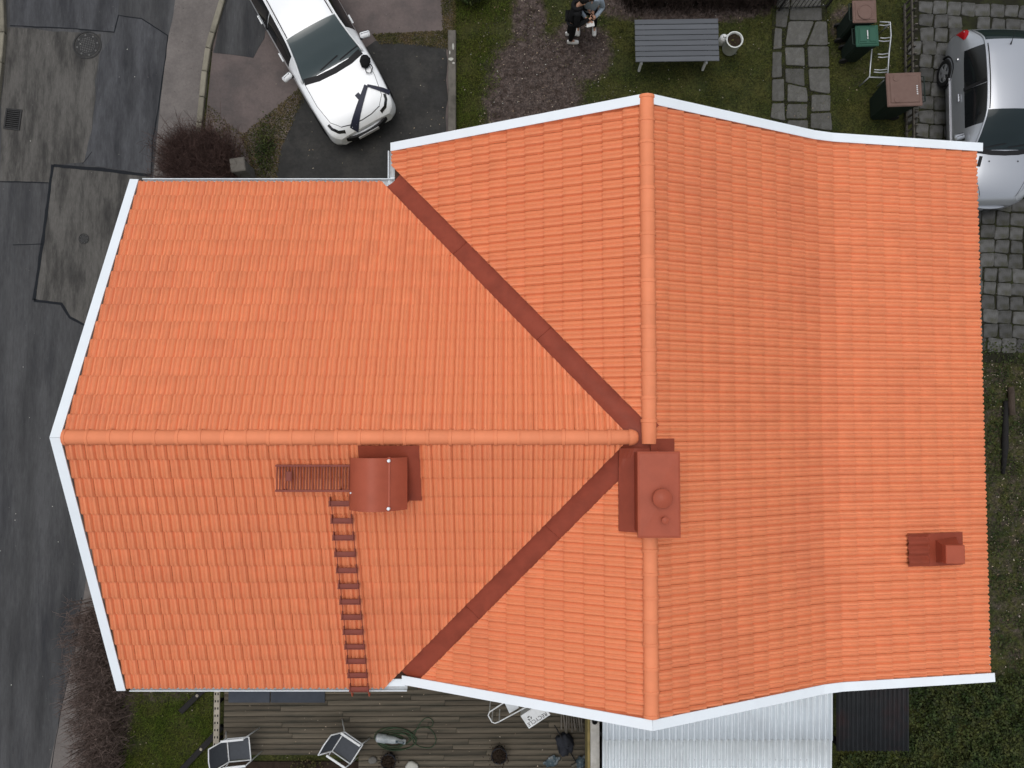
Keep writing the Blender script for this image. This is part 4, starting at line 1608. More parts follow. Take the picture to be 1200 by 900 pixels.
class Car:
    """st rows: x, hw, hw_shoulder, z_shoulder, hw_top, z_top, crown, z_bottom"""
    def __init__(s, st, cowl, rf, rr, rb, paint, glass):
        s.st = np.array(sorted(st), float)
        s.cowl, s.rf, s.rr, s.rb, s.paint, s.glass = cowl, rf, rr, rb, paint, glass

    def par(s, x):
        return [pchip(s.st[:, 0], s.st[:, k], np.asarray(x, float)) for k in range(1, 8)]

    def half(s, x):
        hw, hs_, zs, ht, zt, cr, zb = [float(q) for q in s.par(x)]
        zm = zb + (zs - zb) * .55
        return [(hw * .90, zb), (hw * .985, zb + (zs - zb) * .25), (hw, zm), (hs_, zs), (ht, zt), (ht * .62, zt + cr * .68), (0.0, zt + cr)]

    def ring(s, x, sub=3):
        h = np.array(s.half(x))
        out, seg = [], []
        for i in range(6):
            p0, p1, p2, p3 = h[max(i - 1, 0)], h[i], h[i + 1], h[min(i + 2, 6)]
            if i == 5:
                p3 = np.array((-h[5][0], h[5][1]))
            for k in range(sub):
                t = k / sub
                if i in (3,):
                    q = p1 + (p2 - p1) * t
                    q = q + np.array((1, 0)) * .02 * math.sin(PI * t)
                elif i < 3:
                    a, b = (p2 - p0) / 2, ((p3 - p1) / 2 if i < 2 else (p2 - p1))
                    q = (2 * t ** 3 - 3 * t ** 2 + 1) * p1 + (t ** 3 - 2 * t ** 2 + t) * a + (-2 * t ** 3 + 3 * t ** 2) * p2 + (t ** 3 - t ** 2) * b
                else:
                    a, b = ((p2 - p1) if i == 4 else (p2 - p0) / 2), (p3 - p1) / 2
                    q = (2 * t ** 3 - 3 * t ** 2 + 1) * p1 + (t ** 3 - 2 * t ** 2 + t) * a + (-2 * t ** 3 + 3 * t ** 2) * p2 + (t ** 3 - t ** 2) * b
                out.append(q)
                seg.append(i)
        out.append(h[6])
        return np.array(out), seg

    def ztop(s, x, y):
        r, seg = s.ring(x, 4)
        i0 = 12
        yy, zz = r[i0:, 0][::-1], r[i0:, 1][::-1]
        return float(np.interp(abs(y), yy, zz))

    def build(s, root, side_glass, pillars):
        xs = sorted(set([round(float(v), 4) for v in np.linspace(s.st[0, 0], s.st[-1, 0], 64)] + [s.cowl, s.rf, s.rr, s.rb] + [v for p in side_glass for v in p]))
        rings, seg = [], None
        for x in xs:
            r, seg = s.ring(x)
            rings.append([(x, -q[0], q[1]) for q in r] + [(x, q[0], q[1]) for q in r[::-1][1:]])
        segs = seg + seg[::-1]
        n = len(rings[0])
        V = [p for r in rings for p in r]
        groups = {}
        for i in range(len(xs) - 1):
            xm = (xs[i] + xs[i + 1]) / 2
            for j in range(n - 1):
                sg = segs[j]
                left = j < n // 2
                key = 'body'
                if sg >= 4:
                    if s.rf < xm < s.cowl:
                        key = 'windscreen'
                    elif s.rb < xm < s.rr:
                        key = 'rear_window'
                    elif s.rr < xm < s.rf:
                        key = 'roof_panel'
                elif sg == 3:
                    for k, (a, b) in enumerate(side_glass):
                        if a < xm < b:
                            key = ('side_window', k, left)
                groups.setdefault(key, []).append((i * n + j, i * n + j + 1, i * n + n + j + 1, i * n + n + j))
        # end caps
        groups['body'].append(tuple(range(n)))
        groups['body'].append(tuple((len(xs) - 1) * n + j for j in range(n - 1, -1, -1)))
        groups['body'] += [(i * n, (i + 1) * n, (i + 1) * n + n - 1, i * n + n - 1) for i in range(len(xs) - 1)]
        for key, fs in groups.items():
            nm = key if isinstance(key, str) else key[0]
            used = sorted({i for f in fs for i in f})
            mp = {o: k for k, o in enumerate(used)}
            mb = MB()
            mb.add([V[i] for i in used], [tuple(mp[i] for i in f) for f in fs])
            m = s.paint if nm in ('body', 'roof_panel') else (s.glass if nm in ('windscreen', 'rear_window') else 'glass_dark')
            fix_normals(mb.build(nm, m, root, smooth=True, auto=38))
        # pillars and trim
        for sd in (-1, 1):
            mb = MB()
            pts = [(x, sd * (float(s.par(x)[3]) + .004), float(s.par(x)[4]) + .006) for x in np.linspace(s.cowl, s.rb, 26)]
            mb.tube(pts, [.022] * 26, 6)
            mb.build('roof_pillar', s.paint, root, smooth=True)
            mb = MB()
            pts = [(x, sd * (float(s.par(x)[3]) - .045), float(s.par(x)[4]) + float(s.par(x)[5]) * .12 + .008) for x in np.linspace(s.rf - .02, s.rr + .1, 14)]
            mb.tube(pts, .012, 5)
            mb.build('roof_trim', 'black_plastic', root)
            for px_ in pillars:
                a = s.half(px_)
                mb = MB()
                mb.bar((px_, sd * (a[3][0] + .012), a[3][1]), (px_ - .03, sd * (a[4][0] + .018), a[4][1]), .07, .02, (0, sd, 0))
                mb.build('door_pillar', 'black_plastic', root)

    def ribbon(s, root, name, m, pts, w, lift=.016, sub=14):
        """strip lying on the upper body along plan points (x,y)"""
        pts = [Vector(p) for p in pts]
        fine = []
        for a, b in zip(pts, pts[1:]):
            fine += [a.lerp(b, i / sub) for i in range(sub)]
        fine.append(pts[-1])
        ws = w if isinstance(w, (list, tuple)) else [w, w]
        v, f = [], []
        k = len(fine)
        for i, p in enumerate(fine):
            d = (fine[min(i + 1, k - 1)] - fine[max(i - 1, 0)]).normalized()
            nr = Vector((-d.y, d.x))
            ww = (ws[0] + (ws[-1] - ws[0]) * i / (k - 1)) / 2
            for t in (-1, 0, 1):
                q = p + nr * ww * t
                v.append((q.x, q.y, s.ztop(q.x, q.y) + lift))
        for i in range(k - 1):
            for j in range(2):
                f.append((i * 3 + j, i * 3 + j + 1, i * 3 + 4 + j, i * 3 + 3 + j))
        mb = MB()
        mb.add(v, f)
        return fix_normals(mb.build(name, m, root, smooth=True))

    def patch(s, root, name, m, xs, lo, hi, sd, lift=.006, nt=5):
        """piece of the body skin between section parameters lo..hi (per x), lifted off the paint"""
        v, f = [], []
        for x, a, b in zip(xs, lo, hi):
            r, _ = s.ring(x, 6)
            for k in range(nt + 1):
                t = (a + (b - a) * k / nt) * 6
                i = min(int(t), len(r) - 2)
                q = r[i] + (r[i + 1] - r[i]) * (t - i)
                v.append((x - (lift if x < 0 else -lift), sd * (q[0] + lift), q[1] + lift))
        n = nt + 1
        for i in range(len(xs) - 1):
            for k in range(nt):
                f.append((i * n + k, i * n + n + k, i * n + n + k + 1, i * n + k + 1))
        mb = MB()
        mb.add(v, f)
        return fix_normals(mb.build(name, m, root, smooth=True))

    def wheel(s, root, x, y, r, w):
        sd = 1 if y > 0 else -1
        mt = Matrix.Translation((x, y, r)) @ Matrix.Rotation(-sd * PI / 2, 4, 'X')
        root_w = MB().lathe([(r * .6, -w / 2), (r * .93, -w / 2), (r, -w * .38), (r, w * .38), (r * .93, w / 2), (r * .68, w / 2), (r * .64, w * .36), (r * .1, w * .3)], mtx=mt, n=28).build('wheel', 'tyre', root, smooth=True, auto=40)
        mb = MB()
        for k in range(5):
            a = 2 * PI * k / 5
            p = mt @ Vector((r * .62 * math.cos(a), r * .62 * math.sin(a), w * .42))
            q = mt @ Vector((r * .1 * math.cos(a), r * .1 * math.sin(a), w * .46))
            mb.bar(q, p, r * .26, .02, (0, sd, 0))
        mb.lathe([(r * .16, w * .38), (r * .15, w * .5), (r * .05, w * .51)], mtx=mt, n=14)
        mb.lathe([(r * .66, w * .36), (r * .66, w * .46), (r * .60, w * .46), (r * .60, w * .36)], mtx=mt, n=28)
        mb.build('rim', 'rim', root_w)
        mb = MB()
        arc = [(x + (r * 1.16) * math.cos(t), y + sd * w * .30, r + r * 1.16 * math.sin(t)) for t in np.linspace(-.12, PI + .12, 14)]
        mb.tube(arc, .028, 6)
        mb.build('wheel_arch', 'black_plastic', root)
        return root_w


def mirror(root, x, y, z, m, sd):
    mb = MB()
    mb.bbox((x, y, z), (0.13, 0.23, 0.15), 0.045, rz=-sd * .25)
    o = fix_normals(mb.build('mirror', m, root, smooth=True, auto=50))
    mb = MB()
    mb.box((x - .062, y, z), (0.006, 0.16, 0.10), rz=-sd * .25)
    mb.build('mirror_glass', 'glass_dark', o)
    mb = MB()
    mb.bar((x + .02, y - sd * .09, z - .03), (x + .04, y - sd * .2, z - .06), .05, .03)
    mb.build('mirror_arm', 'black_plastic', o)


# ---- white crossover
W = 0.90
st = [(2.20, .66, .63, .66, .58, .70, .03, .34), (2.13, .78, .745, .74, .68, .80, .04, .28), (2.0, .845, .81, .82, .71, .885, .045, .24), (1.75, .865, .84, .89, .755, .955, .05, .22),
      (1.3, .895, .86, .95, .775, 1.02, .05, .2), (.85, .90, .86, .99, .765, 1.075, .05, .2), (.80, .90, .86, .995, .762, 1.09, .05, .2), (.45, .90, .86, 1.01, .68, 1.30, .06, .2), (.02, .90, .86, 1.02, .615, 1.515, .055, .2),
      (-.5, .90, .86, 1.03, .60, 1.58, .05, .2), (-1.2, .90, .86, 1.05, .585, 1.56, .05, .2), (-1.75, .89, .85, 1.07, .56, 1.50, .045, .22), (-2.02, .87, .83, 1.07, .60, 1.17, .05, .26), (-2.12, .84, .80, .98, .70, 1.03, .04, .3), (-2.2, .74, .70, .78, .64, .82, .03, .36)]
hd = R(-60.5)
fr = P(431, 153, .45)
org = fr - Vector((math.cos(hd), math.sin(hd), 0)) * 2.2
org.z = 0.0
crw = empty('parked_car', (org.x, org.y, 0.012), hd, 'white crossover car with black stripes on its bonnet parked on the driveway', 'car')
car = Car(st, .83, .02, -1.75, -2.03, 'car_white', 'glass_screen')
car.build(crw, [(-1.62, -.75), (-.68, .30)], [-.715])
inv = Matrix.Translation(org).inverted()
def loc2(px, py, z, org=org, hd=hd):
    q = P(px, py, z) - org
    return Vector((q.x * math.cos(hd) + q.y * math.sin(hd), -q.x * math.sin(hd) + q.y * math.cos(hd)))


def cr_px(x, y): return (250 + x / 4.0, y / 4.0)
def lw(x, y, z=1.0): return loc2(*cr_px(x, y), z)


car.ribbon(crw, 'bonnet_stripe', 'stripe_black', [lw(718, 402, 1.02), lw(657, 604, .87)], [.09, .17])
car.ribbon(crw, 'bonnet_stripe', 'stripe_black', [lw(722, 402, 1.03), lw(826, 432, .92)], [.06, .12])
car.ribbon(crw, 'bonnet_badge', 'stripe_black', [lw(672, 442, 1.03), lw(700, 472, 1.02)], .11)
# bonnet shut lines
for sd in (1, -1):
    car.ribbon(crw, 'shut_line', 'black_plastic', [(.80, sd * .735), (1.4, sd * .74), (1.85, sd * .66), (2.02, sd * .5)], .010, .002)
car.ribbon(crw, 'shut_line', 'black_plastic', [(2.03, -.5), (2.09, -.25), (2.105, 0), (2.09, .25), (2.03, .5)], .016, .002)
car.ribbon(crw, 'cowl_panel', 'black_plastic', [(.82, -.72), (.905, -.4), (.93, 0), (.905, .4), (.82, .72)], [.13, .13], .004)
for sd in (1, -1):
    car.ribbon(crw, 'headlight', 'glass_dark', [(2.135, sd * .46), (2.09, sd * .60), (1.97, sd * .70), (1.86, sd * .725)], [.055, .06], .008)
    car.ribbon(crw, 'bonnet_crease', 'car_white', [(.95, sd * .5), (1.5, sd * .52), (1.95, sd * .42)], .03, .007)
    mirror(crw, .50, sd * 1.0, 1.04, 'car_white', sd)
    for x in (.05, -.95):
        mb = MB()
        mb.bbox((x - .1, sd * .905, .90), (.22, .035, .035), .012)
        mb.build('door_handle', 'car_white', crw)
    car.wheel(crw, 1.40, sd * .80, .34, .22)
    car.wheel(crw, -1.35, sd * .80, .34, .22)
# bumper, grille, plate
mb = MB()
arc = [(2.215 - .30 * (abs(y) / .80) ** 2.6, y, .50) for y in np.linspace(-.80, .80, 21)]
mb.sweep([(0, -.12), (.05, -.10), (.075, .02), (.05, .09), (0, .11)], arc, [(Vector((1, -y * .4, 0)).normalized(), Vector((0, 0, 1))) for _, y, _ in arc])
fix_normals(mb.build('bumper', 'car_white', crw, smooth=True, auto=50))
mb = MB()
arc = [(2.262 - .30 * (abs(y) / .80) ** 2.6, y, .55) for y in np.linspace(-.66, .66, 15)]
mb.sweep([(0, -.10), (.05, -.10), (.045, .075), (0, .085)], arc, [(Vector((1, -y * .4, 0)).normalized(), Vector((0, 0, 1))) for _, y, _ in arc])
fix_normals(mb.build('grille', 'black_plastic', crw))
mb = MB()
mb.box((2.318, 0, .565), (.012, .52, .11))
mb.build('number_plate', 'plate_white', crw)
for y0_ in (-.28, .22):
    car.ribbon(crw, 'wiper', 'black_plastic', [(.79, y0_), (.70, y0_ + .5)], .022, .012)
mb = MB()
q = loc2(310, 56, 1.3)
mb.bbox((.22, 0.02, 1.40), (.12, .26, .04), .015)
mb.build('interior_mirror', 'black_plastic', crw)

# black cloth bag with a looped strap lying at the foot of the windscreen
q = lw(712, 288, 1.12)
wp = P(*cr_px(712, 288), 1.12)
bag = empty('cloth_bag', (wp.x, wp.y, 1.10), 0, 'small black bag with a looped strap on the bonnet of the white car', 'bag')
mb = MB()
v, f = [], []
for i in range(9):
    a = PI * i / 8
    for j in range(14):
        t = 2 * PI * j / 14
        r = 1 + .22 * mnoise.noise(Vector((math.cos(t) * 1.7, math.sin(t) * 1.7, a * 1.3)))
        v.append((.12 * r * math.sin(a) * math.cos(t), .145 * r * math.sin(a) * math.sin(t), .04 + .085 * r * math.cos(a)))
for i in range(8):
    for j in range(14):
        f.append((i * 14 + j, i * 14 + 14 + j, i * 14 + 14 + (j + 1) % 14, i * 14 + (j + 1) % 14))
mb.add(v, f)
fix_normals(mb.build('pouch', 'cloth_black', bag, smooth=True))
mb = MB()
mb.tube([(.06, -.10, .03), (.12, -.06, .02), (.165, -.13, .0), (.12, -.25, -.01), (.03, -.25, -.005), (.0, -.17, .0), (.03, -.12, .02)], .011, 6)
mb.build('strap', 'cloth_black', bag, smooth=True)

# ---- silver hatchback
st = [(2.00, .44, .43, .58, .38, .62, .03, .34), (1.93, .60, .58, .68, .52, .73, .05, .28), (1.78, .71, .69, .78, .60, .85, .06, .24), (1.5, .78, .755, .87, .655, .95, .065, .2),
      (1.15, .815, .775, .93, .68, 1.02, .07, .19), (.92, .825, .78, .95, .67, 1.075, .07, .19), (.88, .825, .78, .955, .665, 1.09, .07, .19), (.5, .83, .78, .97, .60, 1.29, .07, .19), (.10, .83, .78, .98, .55, 1.435, .06, .19),
      (-.5, .83, .78, .99, .54, 1.475, .05, .19), (-1.1, .83, .78, 1.0, .53, 1.44, .05, .19), (-1.5, .825, .77, 1.02, .52, 1.36, .045, .2), (-1.86, .80, .75, 1.0, .58, 1.04, .05, .24), (-1.93, .77, .72, .92, .62, .95, .04, .28), (-2.0, .64, .60, .72, .54, .75, .03, .34)]
fr = P(1168, 244, .5)
rb_ = P(1160, 37, .72)
cy = (fr.y + rb_.y) / 2
org2 = Vector((10.96, cy, 0))
crs = empty('parked_car', (10.96, cy, 0.03), R(-90), 'silver hatchback car parked on the stone paving beside the roof corner', 'car')
car2 = Car(st, .90, .10, -1.5, -1.88, 'car_silver', 'glass_teal')
car2.build(crs, [(-1.40, -.55), (-.50, .35)], [-.525])
for sd in (1, -1):
    mirror(crs, .55, sd * .93, 1.0, 'car_silver', sd)
    car2.wheel(crs, 1.28, sd * .75, .31, .2)
    car2.wheel(crs, -1.22, sd * .75, .31, .2)
    car2.ribbon(crs, 'headlight', 'lamp_clear', [(1.90, sd * .44), (1.72, sd * .58), (1.48, sd * .625)], [.12, .07], .006)
    car2.ribbon(crs, 'shut_line', 'black_plastic', [(.90, sd * .64), (1.4, sd * .60), (1.86, sd * .40)], .010, .002)
    car2.patch(crs, 'tail_light', 'tail_red', [-1.985, -1.95, -1.90, -1.84, -1.76, -1.66], [2.2, 2.2, 2.3, 2.5, 2.7, 2.95], [3.1, 3.5, 3.7, 3.6, 3.4, 3.1], sd)
    mb = MB()
    mb.bbox((-.40, sd * .835, .86), (.18, .03, .03), .01)
    mb.build('door_handle', 'chrome', crs)
    mb = MB()
    mb.lathe([(.035, 0), (.03, .02), (.015, .026)], mtx=Matrix.Translation((-1.3, sd * .815, .83)) @ Matrix.Rotation(-sd * PI / 2, 4, 'X'), n=12)
    mb.build('fuel_flap' if sd < 0 else 'badge', 'chrome', crs)
    mb = MB()
    mb.bar((-1.0, sd * .845, .52), (1.0, sd * .845, .50), .02, .025)
    mb.build('side_moulding', 'chrome', crs)
    car2.ribbon(crs, 'washer_jet', 'black_plastic', [(1.12, sd * .32), (1.15, sd * .32)], .03, .006, 2)
    car2.ribbon(crs, 'bonnet_vent', 'black_plastic', [(1.02, -sd * .50), (1.24, -sd * .535)], .07, .006, 6)
mb = MB()
arc = [(2.0 - .26 * (abs(y) / .72) ** 2.4, y, .44) for y in np.linspace(-.72, .72, 19)]
mb.sweep([(0, -.12), (.05, -.10), (.07, .02), (.05, .09), (0, .11)], arc, [(Vector((1, -y * .4, 0)).normalized(), Vector((0, 0, 1))) for _, y, _ in arc])
fix_normals(mb.build('bumper', 'car_silver', crs, smooth=True, auto=50))
mb = MB()
arc = [(-2.0 + .16 * (abs(y) / .74) ** 2.4, y, .52) for y in np.linspace(-.76, .76, 19)]
mb.sweep([(0, -.14), (-.06, -.12), (-.09, .02), (-.05, .11), (0, .13)], arc, [(Vector((1, y * .2, 0)).normalized(), Vector((0, 0, 1))) for _, y, _ in arc])
fix_normals(mb.build('bumper', 'car_silver', crs, smooth=True, auto=50))
mb = MB()
mb.box((2.062, .05, .47), (.014, .34, .07))
mb.build('grille', 'black_plastic', crs)
car2.ribbon(crs, 'cowl_panel', 'black_plastic', [(.90, -.60), (.955, -.3), (.97, 0), (.955, .3), (.90, .60)], .10, .004)
for y0_ in (-.5, .05):
    car2.ribbon(crs, 'wiper', 'black_plastic', [(.86, y0_), (.78, y0_ + .48)], .02, .012)
mb = MB()
mb.tube([(-1.35, 0, 1.44), (-1.42, 0, 1.5), (-1.6, 0, 1.6)], [.02, .008, .004], 6)
mb.build('antenna', 'black_plastic', crs)
mb = MB()
mb.bbox((.26, .0, 1.33), (.09, .2, .05), .015)
mb.build('interior_mirror', 'black_plastic', crs)


# ================================================================== people
def skin_obj(name, nodes, edges, m, parent, root_i=0, sub=2):
    me = bpy.data.meshes.new(name)
    bm = bmesh.new()
    lay = bm.verts.layers.skin.verify()
    vs = []
    for (co, r) in nodes:
        v = bm.verts.new(co)
        v[lay].radius = (r, r) if not isinstance(r, tuple) else r
        vs.append(v)
    vs[root_i][lay].use_root = True
    for a, b in edges:
        bm.edges.new((vs[a], vs[b]))
    bm.to_mesh(me)
    bm.free()
    me.materials.append(M[m])
    o = bpy.data.objects.new(name, me)
    C.objects.link(o)
    o.parent = parent
    k = o.modifiers.new('skin', 'SKIN')
    k.use_smooth_shade = True
    k2 = o.modifiers.new('sub', 'SUBSURF')
    k2.levels = k2.render_levels = sub
    return o


def person(loc, rz, label, jacket, trousers, hair, feet, hands, elbows, lean=(0, 0), head_tilt=(0, .03), look=0.0, hood=False):
    """local +Y is forward; feet: [(x,y),(x,y)]; hands / elbows: two 3-D points"""
    root = empty('person', loc, rz, label, 'person')
    lx, ly = lean
    pel, sp1, ch, nb_, nk = Vector((lx * .2, ly * .2 - .02, .93)), Vector((lx * .5, ly * .5, 1.12)), Vector((lx * .85, ly * .85, 1.33)), Vector((lx, ly, 1.46)), Vector((lx + head_tilt[0] * .4, ly + head_tilt[1] * .4, 1.53))
    h1 = nk + Vector((head_tilt[0] * .5, head_tilt[1] * .5 + .015, .07))
    h2 = nk + Vector((head_tilt[0], head_tilt[1] + .02, .15))
    h3 = nk + Vector((head_tilt[0] * 1.2, head_tilt[1] + .01, .225))
    nodes = [(pel, (.09, .07)), (sp1, (.08, .06)), (ch, (.09, .07)), (nb_, .06), (nk, .052), (h1, (.065, .075)), (h2, (.075, .092)), (h3, (.06, .07))]
    edges = [(0, 1), (1, 2), (2, 3), (3, 4), (4, 5), (5, 6), (6, 7)]
    jn, je = [(pel + Vector((0, 0, -.10)), (.18, .145)), (sp1, (.155, .125)), (ch, (.175, .135)), (nb_ + Vector((0, 0, .0)), .095)], [(0, 1), (1, 2), (2, 3)]
    tn, te = [(pel + Vector((0, 0, .06)), (.155, .12))], []
    for k, sd in enumerate((-1, 1)):
        sh = ch + Vector((sd * .175, 0, .075))
        el, wr = Vector(elbows[k]), Vector(hands[k])
        dirw = (wr - el).normalized()
        palm = wr + dirw * .05
        i = len(nodes)
        nodes += [(sh, .04), (el, .032), (wr, .026), (palm, (.036, .02))]
        edges += [(2, i), (i, i + 1), (i + 1, i + 2), (i + 2, i + 3)]
        j = len(jn)
        jn += [(sh, .082), (el, .062), (wr - dirw * .01, .046)]
        je += [(2, j), (j, j + 1), (j + 1, j + 2)]
        hp = pel + Vector((sd * .09, 0, -.06))
        fx, fy = feet[k]
        an = Vector((fx, fy - .04, .09))
        kn = (hp + an) / 2 + Vector((0, .035, .02))
        i = len(nodes)
        nodes += [(hp, .05), (kn, .04), (an, .034), (Vector((fx, fy + .07, .05)), .035)]
        edges += [(0, i), (i, i + 1), (i + 1, i + 2), (i + 2, i + 3)]
        j = len(tn)
        tn += [(hp, .115), (kn, .085), (an + Vector((0, 0, .0)), .06)]
        te += [(0, j), (j, j + 1), (j + 1, j + 2)]
    skin_obj('body', nodes, edges, 'skin', root)
    skin_obj('jacket', jn, je, jacket, root)
    skin_obj('trousers', tn, te, trousers, root)
    for k, sd in enumerate((-1, 1)):
        fx, fy = feet[k]
        v, f = [], []
        rows = [(-.115, .032, .08), (-.08, .042, .10), (0.0, .046, .095), (.07, .052, .07), (.13, .048, .055), (.165, .03, .04)]
        for y, w, h in rows:
            for x, z in ((-w, 0.004), (w, 0.004), (w * .97, h * .55), (w * .55, h), (-w * .55, h), (-w * .97, h * .55)):
                v.append((fx + x, fy + y, z))
        for i in range(len(rows) - 1):
            for j in range(6):
                f.append((i * 6 + j, i * 6 + (j + 1) % 6, i * 6 + 6 + (j + 1) % 6, i * 6 + 6 + j))
        f += [tuple(range(6)), tuple(range(30, 36))]
        mb = MB()
        mb.add(v, f)
        o = fix_normals(mb.build('shoe', 'shoe_white', root, smooth=True, auto=60))
        # fingers
        el, wr = Vector(elbows[k]), Vector(hands[k])
        d = (wr - el).normalized()
        side = d.cross(Vector((0, 0, 1))).normalized()
        up_ = side.cross(d)
        pc = wr + d * .075
        mb = MB()
        for q, (o_, L_) in enumerate(((-.027, .055), (-.009, .068), (.009, .072), (.027, .064))):
            a = pc + side * o_
            mb.tube([a, a + d * L_ * .5 - up_ * .008, a + d * L_ * .85 - up_ * .03, a + d * L_ * .9 - up_ * .05], [.0095, .009, .008, .006], 7)
        t0 = wr + d * .02 - side * sd * .03
        mb.tube([t0, t0 + d * .03 - side * sd * .025 + up_ * .005, t0 + d * .06 - side * sd * .02], [.011, .010, .007], 7)
        mb.build('hand', 'skin', root, smooth=True)
    # hair
    mb = MB()
    v, f = [], []
    cq = h2 + Vector((0, -.012, .02))
    for i in range(8):
        a = PI * .62 * i / 7
        for j in range(16):
            t = 2 * PI * j / 16
            drop = 1.0 if math.sin(t) < .35 else .72
            aa = a * drop
            r = 1 + .05 * mnoise.noise(Vector((math.cos(t) * 4, math.sin(t) * 4, a * 3)))
            v.append(cq + Vector((.092 * r * math.sin(aa) * math.cos(t), .112 * r * math.sin(aa) * math.sin(t), .112 * r * math.cos(aa))))
    for i in range(7):
        for j in range(16):
            f.append((i * 16 + j, i * 16 + 16 + j, i * 16 + 16 + (j + 1) % 16, i * 16 + (j + 1) % 16))
    mb.add(v, f)
    fix_normals(mb.build('hair', hair, root, smooth=True))
    # face: nose, eyes, ears
    mb = MB()
    mb.tube([h2 + Vector((0, .085, .01)), h2 + Vector((0, .112, -.03)), h2 + Vector((0, .09, -.045))], [.008, .014, .008], 6)
    for sd in (-1, 1):
        mb.tube([h2 + Vector((sd * .078, 0, .02)), h2 + Vector((sd * .09, -.015, 0)), h2 + Vector((sd * .078, 0, -.03))], [.01, .014, .008], 6)
    mb.build('nose_and_ears', 'skin', root, smooth=True)
    for sd in (-1, 1):
        mb = MB()
        mb.lathe([(.004, -.01), (.011, -.004), (.011, .004), (.004, .01)], h2 + Vector((sd * .03, .082, .008)), 8)
        mb.build('eye', 'ink', root, smooth=True)
    if hood:
        mb = MB()
        mb.tube([nb_ + Vector((.1 * math.cos(t), -.03 + .10 * math.sin(t), .03)) for t in np.linspace(0, 2 * PI, 13)[:-1]], .045, 8, closed=True)
        mb.build('hood', jacket, root, smooth=True)
    return root


pa = P(667, 45)
person((pa.x, pa.y, 0), R(-90), 'person in black hooded jacket and black trousers with pale shoes on the lawn', 'cloth_black', 'cloth_black', 'hair_black',
       [(-.10, .02), (.10, .06)], [(-.10, .36, 1.10), (.12, .38, 1.14)], [(-.27, .06, 1.08), (.27, .08, 1.08)], lean=(0, .10), head_tilt=(.0, .07), hood=True)
pb = P(686.5, 34)
person((pb.x, pb.y, 0), R(180), 'person in pale blue denim jacket and white sneakers holding a paper sheet', 'denim', 'cloth_black', 'hair_brown',
       [(-.20, .02), (.19, .02)], [(-.09, .30, 1.05), (.09, .30, 1.05)], [(-.29, .04, 1.06), (.29, .04, 1.06)], lean=(0, .05), head_tilt=(.02, .07))
root = empty('paper_sheet', (pb.x, pb.y - .42, 1.03), R(10), 'folded white paper sheet held by the person in denim', 'paper')
mb = MB()
mb.add([(-.09, -.06, 0), (.09, -.06, 0), (.09, 0, .012), (-.09, 0, .012), (.09, .06, 0), (-.09, .06, 0), (-.09, -.06, -.004), (.09, -.06, -.004), (.09, 0, .008), (-.09, 0, .008), (.09, .06, -.004), (-.09, .06, -.004)],
       [(0, 1, 2, 3), (3, 2, 4, 5), (7, 6, 9, 8), (8, 9, 11, 10), (0, 6, 7, 1), (1, 7, 8, 2), (2, 8, 10, 4), (4, 10, 11, 5), (5, 11, 9, 3), (3, 9, 6, 0)])
mb.build('folded_page', 'paper', root)

# ================================================================== garden furniture, top of the picture
# slatted table
zt = 0.74
ta, tb = P(744.5, 72, zt), P(842, 22, zt)
cxy = (ta + tb) / 2
tw, td = tb.x - ta.x, tb.y - ta.y
root = empty('garden_table', (cxy.x, cxy.y, 0), R(0.8), 'dark grey slatted garden table with white legs on the lawn', 'table')
ns = 8
sw = td / ns
for i in range(ns):
    mb = MB()
    mb.bbox((rnd.uniform(-.004, .004), -td / 2 + sw * (i + .5), zt - .015 + rnd.uniform(-.002, .002)), (tw, sw - .012, .03), .005)
    mb.build('slat', 'bench_grey', root)
for sx in (-1, 1):
    x = sx * (tw / 2 - .20)
    mb = MB()
    mb.box((x, 0, zt - .055), (.06, td * .8, .045))
    mb.build('bearer', 'white_paint', root)
    for sy in (-1, 1):
        mb = MB()
        mb.bar((x, sy * td * .28, zt - .06), (x, sy * (td / 2 - .13), 0.0), .05, .05)
        mb.build('leg', 'white_paint', root)
    mb = MB()
    mb.bar((x, -td * .40, .38), (x, td * .40, .38), .04, .04)
    mb.build('stretcher', 'white_paint', root)
# white jug beside the table
c = P(846, 50)
root = empty('plastic_jug', (c.x - .02, c.y, 0.0), R(20), 'white plastic jug standing between slatted table and planter', 'jug')
mb = MB()
mb.lathe([(.085, 0), (.095, .02), (.095, .22), (.07, .28), (.035, .30), (.035, .34)], (0, 0, 0), 18)
mb.build('vessel', 'white_paint', root, smooth=True, auto=40)
mb = MB()
mb.tube([(.03, 0, .32), (.10, 0, .32), (.135, 0, .25), (.09, 0, .16)], .013, 8)
mb.build('handle', 'white_paint', root, smooth=True)
# planter
ct = P(861, 46.5, .46)
root = empty('planter', (ct.x, ct.y, 0), 0, 'tall round white planter with bare soil beside the slatted table', 'planter')
mb = MB()
mb.lathe([(.165, 0), (.175, .03), (.19, .44), (.198, .45), (.198, .47), (.175, .475), (.165, .46), (.16, .40), (.01, .40)], (0, 0, 0), 36)
mb.build('pot', 'terrazzo', root, smooth=True, auto=40)
mb = MB()
v = [(0, 0, .425)]
for k in range(3):
    for j in range(18):
        r = .055 * (k + 1)
        v.append((r * math.cos(j * PI / 9), r * math.sin(j * PI / 9), .418 + .02 * mnoise.noise(Vector((j * .9, k * 2.0, 1)))))
f = [(0, 1 + j, 1 + (j + 1) % 18) for j in range(18)]
for k in range(2):
    for j in range(18):
        f.append((1 + k * 18 + j, 19 + k * 18 + j, 19 + k * 18 + (j + 1) % 18, 1 + k * 18 + (j + 1) % 18))
mb.add(v, f)
mb.build('potting_soil', 'soil', root, smooth=True)
leaves('dead_leaf', np.c_[rng.normal(0, .06, (14, 2)), np.full(14, .44)], .05, 'leaf_olive', root, .6)

